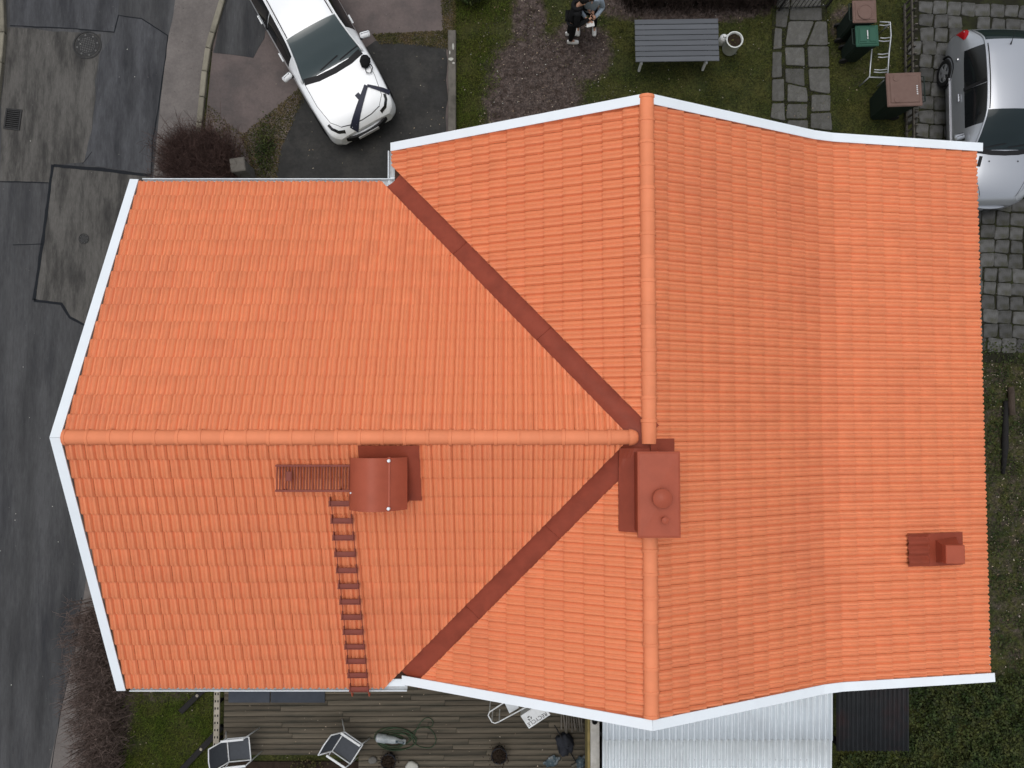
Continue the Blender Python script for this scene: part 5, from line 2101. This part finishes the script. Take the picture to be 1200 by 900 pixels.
# wire gate across the path
ga, gb = P(912, 13), P(968, 9)
root = empty('wire_gate', (ga + gb) / 2, math.atan2((gb - ga).y, (gb - ga).x), 'low dark wire gate across the stone path', 'gate')
gl = (gb - ga).length
for x in (-gl / 2, gl / 2):
    mb = MB()
    mb.box((x, 0, .42), (.04, .04, .9))
    mb.build('post', 'iron', root)
for z in (.10, .78):
    mb = MB()
    mb.tube([(-gl / 2 + .02, 0, z), (gl / 2 - .02, 0, z)], .014, 6)
    mb.build('rail', 'iron', root)
for i in range(11):
    x = -gl / 2 + .06 + (gl - .12) * i / 10
    mb = MB()
    mb.tube([(x, 0, .10), (x, 0, .84)], .008, 5)
    mb.build('bar', 'iron', root)

# low picket fence beside the paving
fa, fb = P(1057, 8), P(1060, 190)
root = empty('picket_fence', (fa + fb) / 2, 0, 'low weathered wooden picket fence between lawn and stone paving', 'fence')
o3 = (fa + fb) / 2
fl = (fb - fa).length
dirf = (fb - fa).normalized()
for z in (.12, .44):
    mb = MB()
    mb.bar(fa - o3 + Vector((0, 0, z)), fb - o3 + Vector((0, 0, z)), .035, .06)
    mb.build('rail', 'grey_wood', root)
k = int(fl / .165)
for i in range(k + 1):
    p = fa.lerp(fb, i / k) - o3
    mb = MB()
    mb.bar(p + Vector((.03, 0, -.02)), p + Vector((.03 + rnd.uniform(-.015, .015), rnd.uniform(-.02, .02), .55 + rnd.uniform(-.03, .03))), .06, .022, (0, 1, 0))
    mb.build('picket', 'grey_wood', root)


# wheelie bins
def wheelie_bin(tx, ty, w, d, h, lid_m, rz, label, kind, handle_dir=1):
    c = P(tx, ty, h)
    root = empty('wheelie_bin', (c.x, c.y, 0.0), rz, label, 'bin', 'wheelie bins by the picket fence')
    mb = MB()
    rows = [(0.04, .74), (.10, .76), (h * .75, .93), (h - .10, .96), (h - .10, 1.03), (h - .05, 1.03)]
    v, f = [], []
    for z, k in rows:
        for x, y in ((-1, -.8), (-.8, -1), (.8, -1), (1, -.8), (1, .8), (.8, 1), (-.8, 1), (-1, .8)):
            v.append((x * w / 2 * k, y * d / 2 * k, z))
    for i in range(len(rows) - 1):
        for j in range(8):
            f.append((i * 8 + j, i * 8 + (j + 1) % 8, i * 8 + 8 + (j + 1) % 8, i * 8 + 8 + j))
    f += [tuple(range(7, -1, -1)), tuple(range(40, 48))]
    mb.add(v, f)
    mb.build('bin_body', 'bin_body', root)
    mb = MB()
    mb.bbox((0, 0, h - .025), (w * 1.04, d * 1.04, .05), .02)
    mb.bbox((0, 0, h + .004), (w * .86, d * .84, .03), .014)
    lid = mb.build('lid', lid_m, root)
    if kind == 'round':
        mb = MB()
        mb.lathe([(w * .34, 0), (w * .34, .02), (w * .30, .026), (w * .27, .012), (.01, .010)], (0, -.03, h + .018), 28)
        mb.build('lid_ring', lid_m, lid, smooth=True, auto=40)
    elif kind == 'panel':
        for sx in (-1, 1):
            mb = MB()
            mb.bbox((sx * w * .22, 0, h + .024), (w * .30, d * .66, .02), .008)
            mb.build('lid_panel', lid_m, lid)
        mb = MB()
        mb.box((-.01, .03, h + .036), (.025, .15, .004))
        mb.box((-.01, -.08, h + .036), (.025, .03, .004))
        mb.build('lid_mark', 'plate_white', lid)
    else:
        for sy in (-1, 1):
            mb = MB()
            mb.lathe([(.07, 0), (.065, .014), (.02, .016)], (-w * .25, sy * d * .33, h + .016), 18)
            mb.build('lid_boss', lid_m, lid, smooth=True, auto=40)
        mb = MB()
        for q in range(5):
            mb.box((w * .36, -.12 + q * .045, h + .021), (.03, .028, .004))
        mb.build('lid_mark', 'plate_white', lid)
    mb = MB()
    hx = handle_dir * (w / 2 * 1.04 + .07)
    mb.tube([(hx - handle_dir * .07, -d * .4, h - .04), (hx, -d * .38, h - .03), (hx, d * .38, h - .03), (hx - handle_dir * .07, d * .4, h - .04)], .014, 8)
    mb.build('handle', 'bin_body', root, smooth=True)
    for sy in (-1, 1):
        mb = MB()
        mb.lathe([(.06, -.02), (.10, -.02), (.10, .02), (.06, .02)], mtx=Matrix.Translation((handle_dir * w * .34, sy * d * .36, .10)) @ Matrix.Rotation(PI / 2, 4, 'X'), n=16)
        mb.build('wheel', 'rubber', root)
    return root


wheelie_bin(1060, 104.5, .76, .74, 1.10, 'bin_brown', R(2), 'large wheelie bin with plain brown lid and dark green body', 'plain', 1)
wheelie_bin(1016.5, 41.5, .50, .47, .98, 'bin_green', R(2), 'small wheelie bin with green lid', 'panel', -1)
wheelie_bin(1013.5, 13, .52, .50, 1.08, 'bin_brown', R(1), 'small wheelie bin with brown lid and raised round ring', 'round', -1)

# tubular rack between bins
zr_ = .52
def rk(x, y): return P(920 + x * 280 / 1200, y * 210 / 900, zr_)
c = rk(480, 300)
root = empty('tube_rack', (c.x, c.y, 0), 0, 'bare steel tube rack standing between the bins', 'rack')
def rt(name, pts, r=.016):
    mb = MB()
    mb.tube([p - Vector((c.x, c.y, 0)) for p in pts], r, 8)
    return mb.build(name, 'steel', root, smooth=True)
rt('side_tube', [rk(476, 110), rk(528, 112), rk(532, 180), rk(522, 270), rk(515, 390)])
rt('side_tube', [rk(436, 246), rk(430, 310), rk(424, 388), rk(500, 390)])
for a, b in (((478, 190), (528, 188)), ((470, 205), (526, 205)), ((466, 272), (518, 268)), ((468, 287), (518, 285)), ((448, 350), (512, 348)), ((446, 362), (512, 362)), ((474, 126), (526, 124))):
    rt('cross_tube', [rk(*a), (rk(*a) + rk(*b)) / 2 + Vector((0, 0, -.03)), rk(*b)], .012)
for a in ((528, 114), (515, 388), (424, 386)):
    p = rk(*a)
    rt('foot', [p, Vector((p.x, p.y, 0.0))])

# ================================================================== deck and things on it
DZ = 0.30
dk0, dk1 = P(262, 850, DZ).x, P(689, 850, DZ).x
ytopd, ymid, ybotd = -4.25, P(300, 885, DZ).y, P(600, 960, DZ).y
xmid = P(420, 890, DZ).x
root = empty('wooden_deck', ((dk0 + dk1) / 2, -6.2, 0), 0, 'weathered brown plank deck along the house wall', 'deck')
off = root.location.copy()
pwid = .122
y = ytopd
row = 0
while y > ybotd:
    xl = dk0 if y > ymid else xmid
    cuts = [xl]
    x = xl + rnd.uniform(1.2, 3.2)
    while x < dk1 - .8:
        cuts.append(x)
        x += rnd.uniform(2.4, 3.8)
    cuts.append(dk1)
    for a, b in zip(cuts, cuts[1:]):
        if y < -5.3:
            mb = MB()
            mb.bbox((0, 0, 0), (b - a - .006, pwid - .009, .03), .004)
            o = mb.build('plank', 'deck_wood', root)
            o.location = Vector(((a + b) / 2, y, DZ - .015 + rnd.uniform(-.003, .003))) - off
            o.rotation_euler = (rnd.uniform(-.006, .006), 0, rnd.uniform(-.0012, .0012))
    y -= pwid
    row += 1
for x in np.arange(dk0 + .2, dk1, .6):
    mb = MB()
    mb.box((x - off.x, (-5.3 + (ymid if x < xmid else ybotd)) / 2 - off.y, DZ - .10), (.05, abs(-5.3 - (ymid if x < xmid else ybotd)) - .02, .13))
    mb.build('joist', 'dark_wood', root)
    for yy_ in (-5.6, (ymid if x < xmid else ybotd) + .1):
        mb = MB()
        mb.box((x - off.x, yy_ - off.y, .06), (.09, .09, .2))
        mb.build('pad', 'dark_wood', root)
# planting bed below the deck edge
sheet('planting_bed', pix_poly([(258, 892), (425, 892), (425, 985), (258, 985)]), 0.02, 'soil', 'dark planting bed beside the deck')
c = P(362, 897)
root = empty('dry_plant', (c.x, c.y, 0.02), 0, 'dry yellowish plant in the planting bed beside the deck', 'plant')
nn = 220
pp = np.c_[rng.normal(0, .16, nn), rng.normal(0, .12, nn), np.abs(rng.normal(.12, .08, nn))]
leaves('foliage', pp, .06, 'leaf_olive', root, .3)
mb = MB()
for k in range(12):
    a = rnd.uniform(0, 2 * PI)
    mb.tube([(0, 0, -.04), (.1 * math.cos(a), .08 * math.sin(a), .15), (.24 * math.cos(a), .2 * math.sin(a), .3)], [.006, .005, .003], 4)
mb.build('stem', 'bark', root)

# blue-grey mats at the wall
for k, (xa, xb) in enumerate(((268, 316.4), (317.6, 381))):
    a, b = P(xa, 823, DZ), P(xb, 823, DZ)
    mb = MB()
    mb.bbox(((a.x + b.x) / 2, (a.y - 5.2) / 2, DZ + .016), (b.x - a.x, abs(a.y + 5.2), .024), .006)
    tag(mb.build('rubber_mat', 'blue_mat'), ['flat blue-grey mat on the deck, the one nearest the perforated plank', 'flat blue-grey mat on the deck, the one nearest the roof ladder'][k], 'mat', 'mats along the house wall')

# perforated metal plank at the end of the deck
a, b = P(253.5, 800, .36), P(253.5, 878, .36)
root = empty('perforated_plank', ((a.x + b.x) / 2, (a.y + b.y) / 2, 0), 0, 'pale perforated metal plank on edge of the side lawn', 'plank')
L = (a - b).length + .5
mb = MB()
mb.bbox((0, .25, .33), (.13, L, .05), .008)
mb.build('board', 'pale_wood', root)
mb = MB()
n_h = int(L / .16)
for i in range(n_h):
    for sx in (-.03, .03):
        mb.box((sx, .25 - L / 2 + .1 + i * .16, .3565), (.026, .05, .003))
mb.build('holes', 'black_hole', root)['kind'] = 'stuff'
for yy_ in (-.6, .25, 1.0):
    mb = MB()
    mb.box((0, yy_, .15), (.06, .06, .31))
    mb.build('support', 'dark_wood', root)

# dark timbers on the side lawn
for k, ((xa, ya), (xb, yb), lb) in enumerate((((213, 833), (252, 795), 'shorter dark timber lying on the side lawn under the eave'), ((212, 903), (262, 850), 'longer dark timber lying on the side lawn beside the white chair'))):
    a, b = P(xa, ya), P(xb, yb)
    d = b - a
    root = empty('timber', (a + b) / 2, math.atan2(d.y, d.x), lb, 'timber')
    mb = MB()
    mb.bbox((0, 0, .05), (d.length, .13, .10), .01)
    mb.build('beam', 'dark_wood', root)
    mb = MB()
    mb.lathe([(.03, 0), (.035, .015), (.015, .03)], (.02, 0, .10), 9)
    mb.build('bolt_head', 'pale_wood', root)


# sling chairs
def sling_chair(px, py, rz, label):
    c = P(px, py, DZ + .43)
    root = empty('sling_chair', (c.x, c.y, DZ), rz, label, 'chair', 'white framed sling chairs on the deck')
    w = .25
    # local +X forward
    mb = MB()
    N = 8
    v, f = [], []
    for i in range(N + 1):
        x = -.24 + .48 * i / N
        for y in (-w + .015, 0, w - .015):
            z = .43 + .02 * (x / .24) - .025 * math.sin(PI * i / N) - (.012 if y == 0 else 0)
            v.append((x, y, z))
    k = len(v)
    v += [(x, y, z - .006) for x, y, z in v]
    for i in range(N):
        for j in range(2):
            a = i * 3 + j
            f += [(a, a + 3, a + 4, a + 1), (k + a + 1, k + a + 4, k + a + 3, k + a)]
    mb.add(v, f)
    mb.build('seat', 'sling_grey', root, smooth=True)
    mb = MB()
    v, f = [], []
    for i in range(N + 1):
        t = i / N
        for y in (-w + .015, 0, w - .015):
            v.append((-.25 - .20 * t - (.02 * math.sin(PI * t) + (.012 if y == 0 else 0)), y, .44 + .46 * t))
    k = len(v)
    v += [(x - .006, y, z) for x, y, z in v]
    for i in range(N):
        for j in range(2):
            a = i * 3 + j
            f += [(a, a + 1, a + 4, a + 3), (k + a + 3, k + a + 4, k + a + 1, k + a)]
    mb.add(v, f)
    mb.build('backrest', 'sling_grey', root, smooth=True)
    mb = MB()
    mb.tube([(.25, -w, .45), (.25, w, .45)], .014, 8)
    mb.tube([(-.24, -w, .43), (-.24, w, .43)], .014, 8)
    for sd in (-1, 1):
        mb.tube([(.25, sd * w, .45), (-.24, sd * w, .43), (-.46, sd * w, .91)], .014, 8)
    mb.tube([(-.46, -w, .91), (-.475, 0, .925), (-.46, w, .91)], .014, 8)
    mb.build('frame', 'white_paint', root, smooth=True)
    for sd in (-1, 1):
        mb = MB()
        mb.bbox((-.05, sd * (w + .035), .655), (.50, .05, .025), .008)
        mb.build('armrest', 'white_paint', root)
        for pts in ([(.19, sd * (w + .035), .645), (.24, sd * (w + .03), .44), (.34, sd * (w + .01), .0)], [(-.25, sd * (w + .035), .645), (-.26, sd * (w + .02), .42), (-.42, sd * (w + .01), .0)]):
            mb = MB()
            mb.tube(pts, .013, 8)
            mb.build('leg', 'white_paint', root, smooth=True)
    return root


sling_chair(280, 878, R(6), 'white framed sling chair with grey fabric at the lawn end of the deck')
sling_chair(407, 876, R(-33), 'white framed sling chair with grey fabric beside the coiled hose')

# coiled hose
c = P(462, 866, DZ)
root = empty('garden_hose', (c.x, c.y, DZ), 0, 'tangled dark green garden hose coiled on the deck', 'hose')
mb = MB()
pts = []
for i in range(150):
    t = i / 149 * 2 * PI * 6.4
    r = .30 + .09 * math.sin(t * .37) + .05 * math.sin(t * 1.31 + 1)
    pts.append((r * 1.15 * math.cos(t) + .05 * math.sin(t * .21), r * .55 * math.sin(t) + .06 * math.cos(t * .27), .012 + .012 * (1 + math.sin(t * 2.3)) + .0012 * i * .12))
mb.tube(pts, .011, 6)
mb.build('coil', 'hose_green', root, smooth=True)
mb = MB()
lp = [P(x, y, DZ + .014) - c - Vector((0, 0, -DZ)) + Vector((0, 0, -DZ)) for x, y in ((478, 862), (494, 852), (506, 856), (511, 868), (504, 876), (490, 874), (484, 866), (492, 848), (500, 841), (507, 844), (506, 851), (497, 852))]
lp = [Vector((p.x, p.y, .012 + .004 * i % .02)) for i, p in enumerate(lp)]
sm = []
for i in range(len(lp) - 1):
    p0, p1, p2, p3 = lp[max(i - 1, 0)], lp[i], lp[i + 1], lp[min(i + 2, len(lp) - 1)]
    for q in range(6):
        t = q / 6
        sm.append(.5 * (2 * p1 + (p2 - p0) * t + (2 * p0 - 5 * p1 + 4 * p2 - p3) * t * t + (3 * p1 - p0 - 3 * p2 + p3) * t ** 3))
mb.tube(sm, .010, 6)
mb.build('loose_loop', 'hose_green', root, smooth=True)
c = P(458, 866.5, DZ + .1)
root = empty('plastic_bottle', (c.x, c.y, DZ + .115), R(-8), 'long clear plastic bottle lying on the coiled hose', 'bottle')
mb = MB()
mb.lathe([(.05, -.34), (.095, -.31), (.10, -.12), (.085, -.1), (.085, .05), (.06, .16), (.045, .2), (.045, .27), (.06, .29), (.05, .34)], mtx=Matrix.Rotation(PI / 2, 4, 'Y'), n=16)
mb.build('vessel', 'clear_plastic', root, smooth=True, auto=40)
mb = MB()
mb.bbox((.22, 0, .06), (.2, .05, .05), .015)
mb.build('nozzle', 'junk_blue', root)


# plant pots on the deck
def dead_pot(px, py, r, h, label, z=DZ):
    c = P(px, py, z + h * .5)
    root = empty('plant_pot', (c.x, c.y, z), 0, label, 'pot')
    mb = MB()
    mb.lathe([(r * .7, 0), (r * .74, .02), (r, h - .03), (r * 1.06, h - .03), (r * 1.06, h), (r * .94, h), (r * .9, h - .05), (.01, h - .05)], (0, 0, 0), 22)
    mb.build('pot', 'junk_dark', root, smooth=True, auto=40)
    mb = MB()
    mb.lathe([(r * .9, h - .06), (r * .85, h - .03), (r * .4, h - .015), (.01, h - .02)], (0, 0, 0), 14)
    mb.build('potting_soil', 'soil', root, smooth=True)
    n = 260
    leaves('dead_foliage', np.c_[rng.normal(0, r * .55, (n, 2)), h - .02 + np.abs(rng.normal(0, .05, n))], .05, 'soil', root, .3)


dead_pot(585, 883, .17, .30, 'dark pot with withered plant standing alone on the deck')
dead_pot(456, 890, .16, .26, 'dark pot with withered plant beside the coiled hose')
for (x, y, s, lb) in ((437, 890, .10, 'rounded grey stone next to the dark pot by the hose'), (483, 897, .15, 'flat pale stone on the deck below the coiled hose')):
    c = P(x, y, DZ)
    mb = MB()
    v, f = [], []
    for i in range(7):
        a = PI * i / 6
        for j in range(12):
            t = 2 * PI * j / 12
            r = 1 + .25 * mnoise.noise(Vector((math.cos(t) * 1.4 + x, math.sin(t) * 1.4, a * 1.2)))
            v.append((s * r * math.sin(a) * math.cos(t), s * .8 * r * math.sin(a) * math.sin(t), s * .4 + s * .45 * r * math.cos(a)))
    for i in range(6):
        for j in range(12):
            f.append((i * 12 + j, i * 12 + 12 + j, i * 12 + 12 + (j + 1) % 12, i * 12 + (j + 1) % 12))
    mb.add(v, f)
    o = fix_normals(mb.build('garden_stone', 'paint_chip' if s > .12 else 'stone', smooth=True))
    o.location = (c.x, c.y, DZ)
    tag(o, lb, 'stone')

# folded chair leaning near the eave
zf = DZ + .55
def fc(x, y, z=zf): return P(540 + x / 5.0, 770 + y / 5.0, z)
c = fc(280, 300)
root = empty('folded_chair', (c.x, c.y, DZ), 0, 'folded chair with white tube loop and grey panel under the verge', 'chair')
o_ = Vector((c.x, c.y, DZ))
mb = MB()
loop = [fc(290, 240), fc(245, 272), fc(168, 322), fc(160, 342), fc(182, 380), fc(200, 388), fc(225, 378), fc(385, 292), fc(430, 268)]
mb.tube([p - o_ for p in loop], .014, 8)
mb.build('frame', 'white_paint', root, smooth=True)
mb = MB()
q = [fc(250, 255, zf - .02), fc(285, 330, zf - .05), fc(340, 298, zf - .05), fc(320, 230, zf - .02)]
mb.add([p - o_ for p in q] + [p - o_ - Vector((0, 0, .03)) for p in q], [(3, 2, 1, 0), (4, 5, 6, 7), (0, 1, 5, 4), (1, 2, 6, 5), (2, 3, 7, 6), (3, 0, 4, 7)])
fix_normals(mb.build('seat_panel', 'gutter_grey', root))
for p in (loop[2], loop[4], loop[6], loop[0]):
    mb = MB()
    mb.tube([p - o_, Vector((p.x * .985 - o_.x, p.y - o_.y + .06, 0.0))], .012, 6)
    mb.build('leg', 'white_paint', root)

# recycling bag with lettering
zb_ = DZ + .52
q = [fc(350, 345, zb_), fc(400, 420, zb_), fc(525, 338, zb_), fc(476, 262, zb_)]
c = sum(q, Vector()) / 4
root = empty('recycling_bag', (c.x, c.y, DZ), 0, 'white bag printed RECYCLE with recycling symbol under the verge', 'bag')
o_ = Vector((c.x, c.y, DZ))
mb = MB()
top = [p - o_ for p in q]
bot = [Vector((p.x * .88, p.y * .88, 0)) for p in top]
midr = [Vector((p.x * .97, p.y * .97, .25)) for p in top]
inn = [Vector((p.x * .94, p.y * .94, p.z + .006)) for p in top]
mb.add(bot + midr + top + inn, [(3, 2, 1, 0)] + [(r * 4 + i, r * 4 + (i + 1) % 4, r * 4 + 4 + (i + 1) % 4, r * 4 + 4 + i) for r in range(3) for i in range(4)] + [(12, 13, 14, 15)])
fix_normals(mb.build('sack', 'white_paint', root))
tcu = bpy.data.curves.new('lettering', 'FONT')
tcu.body = 'RECYCLE'
tcu.size = .12
tcu.align_x = 'CENTER'
tcu.align_y = 'CENTER'
tcu.materials.append(M['ink'])
to_tmp = bpy.data.objects.new('lettering_curve', tcu)
C.objects.link(to_tmp)
bpy.context.view_layer.update()
t_me = bpy.data.meshes.new_from_object(to_tmp)
bpy.data.objects.remove(to_tmp)
t_me.name = 'lettering'
to = bpy.data.objects.new('lettering', t_me)
C.objects.link(to)
to.parent = root
tdv = (fc(415, 383, zb_) - fc(480, 343, zb_))
ta_ = math.atan2(tdv.y, tdv.x)
tp_ = (fc(415, 383, zb_) + fc(480, 343, zb_)) / 2 - o_
to.location = (tp_.x, tp_.y, zb_ - DZ + .010)
to.rotation_euler = (0, 0, ta_)
mb = MB()
sc_ = fc(403, 357, zb_) - o_
for k in range(3):
    a0 = 2 * PI * k / 3 + ta_
    n_ = 7
    v, f = [], []
    for i in range(n_ + 1):
        a = a0 + 1.5 * i / n_
        w_ = .010 if i < n_ - 2 else (.018 if i == n_ - 2 else (.010 if i == n_ - 1 else .0005))
        for r in (.038 - w_, .038 + w_):
            v.append((sc_.x + r * math.cos(a), sc_.y + r * math.sin(a), zb_ - DZ + .010))
    for i in range(n_):
        f.append((i * 2, i * 2 + 1, i * 2 + 3, i * 2 + 2))
    mb.add(v, f)
fix_normals(mb.build('recycling_symbol', 'ink', root))

# stack of slats, sacks and odds and ends
c = fc(655, 385, DZ + .1)
root = empty('slat_stack', (c.x, c.y, DZ), R(4), 'loose stack of weathered grey wooden slats under the verge', 'slats')
for i in range(9):
    mb = MB()
    mb.bbox((-.24 + .055 * i, .10 + rnd.uniform(-.05, .05), .05 + .03 * (i % 3)), (.034, .62 + rnd.uniform(-.1, .1), .05), .005, rz=rnd.uniform(-.08, .08))
    mb.build('slat', 'grey_wood', root)


def lump(name, px, py, sx, sy, sz, rz, m, label, cat, seed, knot=True):
    c = P(px, py, DZ + sz * .5)
    root = empty(name, (c.x, c.y, DZ), rz, label, cat)
    v, f = [], []
    for i in range(13):
        a = PI * i / 12
        for j in range(22):
            t = 2 * PI * j / 22
            q = Vector((math.sin(a) * math.cos(t), math.sin(a) * math.sin(t), math.cos(a)))
            r = 1 + .55 * mnoise.noise(q * 1.6 + Vector((seed, 0, 0))) + .34 * mnoise.noise(q * 4 + Vector((0, seed, 0)))
            v.append((q.x * sx * r, q.y * sy * r, max(.004, sz * .5 + q.z * sz * .55 * r)))
    for i in range(12):
        for j in range(22):
            f.append((i * 22 + j, i * 22 + 22 + j, i * 22 + 22 + (j + 1) % 22, i * 22 + (j + 1) % 22))
    mb = MB()
    mb.add(v, f)
    fix_normals(mb.build('heap', m, root, smooth=True))
    if knot:
        mb = MB()
        mb.tube([(0, 0, sz * .95), (.02, .02, sz * 1.1), (.07, -.01, sz * 1.15)], [.03, .018, .04], 7)
        mb.build('tie', m, root, smooth=True)
    return root


lump('rubbish_sack', 662, 872, .20, .24, .26, R(6), 'junk_dark', 'slumped dark rubbish sack below the grey slats', 'sack', 3.1)
lump('crumpled_tarp', 647, 892, .17, .10, .07, R(30), 'junk_blue', 'crumpled blue tarpaulin left of the dark rubbish sack'.replace('left of', 'against'), 'tarpaulin', 8.2, False)
lump('blue_bag', 681, 893, .10, .15, .12, R(-20), 'junk_blue', 'blue bag beside the yellow edged garden wall', 'bag', 5.7)
# broom / tools lying over the sack
for k, (a, b, lb) in enumerate((((650, 850), (676, 895), 'thin dark tool handle lying beside the rubbish sack'),)):
    p, q = P(*a, DZ + .3), P(*b, DZ + .05)
    root = empty('broom', ((p.x + q.x) / 2, (p.y + q.y) / 2, DZ), 0, 'broom with dark handle leaning over the rubbish sack', 'broom')
    o_ = root.location
    mb = MB()
    mb.tube([p - o_, q - o_], .013, 7)
    mb.build('handle', 'dark_wood', root)
    mb = MB()
    mb.bbox(q - o_ + Vector((0, 0, -.01)), (.26, .06, .07), .01, rz=.5)
    mb.build('brush_head', 'grey_wood', root)

# ================================================================== wall, sheds
wz0 = 1.55
a, b = P(703, 840, wz0), P(690, 910, wz0)
xw0, xw1 = P(691, 870, wz0).x, P(702, 870, wz0).x
yw0, yw1 = P(697, 838, wz0).y, P(697, 985, wz0).y
root = empty('garden_wall', ((xw0 + xw1) / 2, (yw0 + yw1) / 2, 0), 0, 'white capped garden wall with mossy yellow board between deck and shed', 'wall')
o_ = root.location
mb = MB()
mb.bbox((.0, 0, wz0 / 2), (xw1 - xw0 - .03, yw0 - yw1, wz0 - .03), .01)
mb.build('wall_core', 'concrete', root)
mb = MB()
mb.bbox((0.012, 0, wz0), (xw1 - xw0 - .005, yw0 - yw1 + .02, .04), .006)
mat('pale_paint', (0.46, 0.45, 0.42), 0.8, 0.3, 4, fine=.1, dirt=(0.28, 0.27, 0.22), dirt_amt=.6, dirt_scale=5)
mb.build('capping', 'pale_paint', root)
mb = MB()
mb.bbox((-(xw1 - xw0) / 2 - .02, 0, wz0 - .25), (.055, yw0 - yw1 + .02, .55), .008)
mb.build('edge_board', 'yellow_wood', root)
mb = MB()
mb.lathe([(.055, wz0 + .02), (.06, wz0 + .10), (.045, wz0 + .10), (.04, wz0 + .03), (.01, wz0 + .03)], (0, (yw0 - yw1) / 2 - .10, 0), 16)
mb.build('pipe_end', 'black_plastic', root, smooth=True, auto=40)
mb = MB()
mb.bbox(((xw1 - xw0) / 2 + .07, (yw0 - yw1) / 2 - .38, wz0 - .02), (.12, .09, .06), .01)
mb.build('bracket', 'black_plastic', root)


def corrugated(x0, x1, y0, y1, z0, z1, pitch, amp, m, root, name, seg=6, flat=0.0):
    n = int((x1 - x0) / pitch * seg)
    v, f = [], []
    xs = np.linspace(x0, x1, n + 1)
    for (y, z) in ((y0, z0), ((y0 + y1) / 2, (z0 + z1) / 2), (y1, z1)):
        for x in xs:
            s = math.sin(2 * PI * x / pitch)
            s = math.tanh(s * (1 + flat * 3)) if flat else s
            v.append((x, y, z + amp * s))
    k = len(xs)
    for r in range(2):
        for i in range(n):
            f.append((r * k + i, r * k + i + 1, r * k + k + i + 1, r * k + k + i))
    o = len(v)
    v += [(x, y, z - .004) for x, y, z in v]
    for r in range(2):
        for i in range(n):
            f.append((o + r * k + i + 1, o + r * k + i, o + r * k + k + i, o + r * k + k + i + 1))
    for i in range(n):
        f.append((i, o + i, o + i + 1, i + 1))
        f.append((2 * k + i, 2 * k + i + 1, o + 2 * k + i + 1, o + 2 * k + i))
    mb = MB()
    mb.add(v, f)
    return fix_normals(mb.build(name, m, root, world=True, smooth=True))


# white corrugated lean-to roof
zs = 2.15
sx0, sx1 = P(706, 870, zs).x, P(975, 870, zs).x
sy0, sy1, syl = -4.75, P(800, 985, zs).y, P(800, 862, zs).y
root = empty('lean_to_shed', ((sx0 + sx1) / 2, (sy0 + sy1) / 2, 0), 0, 'lean-to shed with white corrugated metal roof below the gable', 'shed')
o_ = root.location
nsh = 5
for r, (ya, yb, za, zb2) in enumerate(((sy0, syl - .08, zs + .09, zs + .012), (syl, sy1, zs - .012, zs - .16))):
    for i in range(nsh):
        xa = sx0 + (sx1 - sx0) * i / nsh
        xb = sx0 + (sx1 - sx0) * (i + 1) / nsh
        corrugated(xa - (.06 if i else 0), xb, ya, yb, za + .004 * (i % 2), zb2 + .004 * (i % 2), .126, .046, 'zinc_white', root, 'roof_sheet', seg=12)
mb = MB()
for y in (sy0 + .3, (sy0 + sy1) / 2, sy1 + .2):
    mb.box((0, y - o_.y, zs - .12 + (.06 if y > -6 else -.06)), (sx1 - sx0 - .05, .07, .09))
mb.build('purlin', 'grey_wood', root)
for x in (sx0 + .1, (sx0 + sx1) / 2, sx1 - .1):
    for y in (sy0 + .3, sy1 + .2):
        mb = MB()
        mb.box((x - o_.x, y - o_.y, (zs - .2) / 2), (.1, .1, zs - .2))
        mb.build('post', 'grey_wood', root)
mb = MB()
mb.box((sx0 + .10 - o_.x, 0, 1.0), (.03, sy0 - sy1 - .5, 2.0))
mb.build('side_wall', 'grey_wood', root)
nn = 70
mb = MB()
for i in range(nn):
    x = sx0 + .095 + .126 * (i % 37)
    y = (syl + .06, -6.9)[i // 37] if i < 74 else 0
    mb.lathe([(.012, 0), (.012, .008), (.004, .012)], (x - o_.x, y - o_.y, zs + .045 + (.0 if i < 37 else -.045)), 6)
mb.build('screws', 'gutter_grey', root)['kind'] = 'stuff'

# black corrugated store roof
zs = 1.95
sx0, sx1 = P(980, 845, zs).x, P(1065, 845, zs).x
sy0, sy1 = -4.9, P(1000, 880, zs).y
root = empty('wood_store', ((sx0 + sx1) / 2, (sy0 + sy1) / 2, 0), 0, 'narrow store with black corrugated roof next to the white shed roof', 'shed')
o_ = root.location
for i in range(2):
    xa, xb = sx0 + (sx1 - sx0) * i / 2, sx0 + (sx1 - sx0) * (i + 1) / 2
    corrugated(xa - (.04 if i else 0), xb, sy0, sy1, zs + .08 + .003 * i, zs + .003 * i, .094, .026, 'sheet_black', root, 'roof_sheet', seg=8)
for x in (sx0 + .08, sx1 - .08):
    for y in (sy0 - .1, sy1 + .1):
        mb = MB()
        mb.box((x - o_.x, y - o_.y, (zs - .03) / 2), (.09, .09, zs - .03))
        mb.build('post', 'dark_wood', root)
mb = MB()
mb.box((0, sy1 + .1 - o_.y, zs - .06), (sx1 - sx0 - .1, .06, .08))
mb.build('beam', 'dark_wood', root)
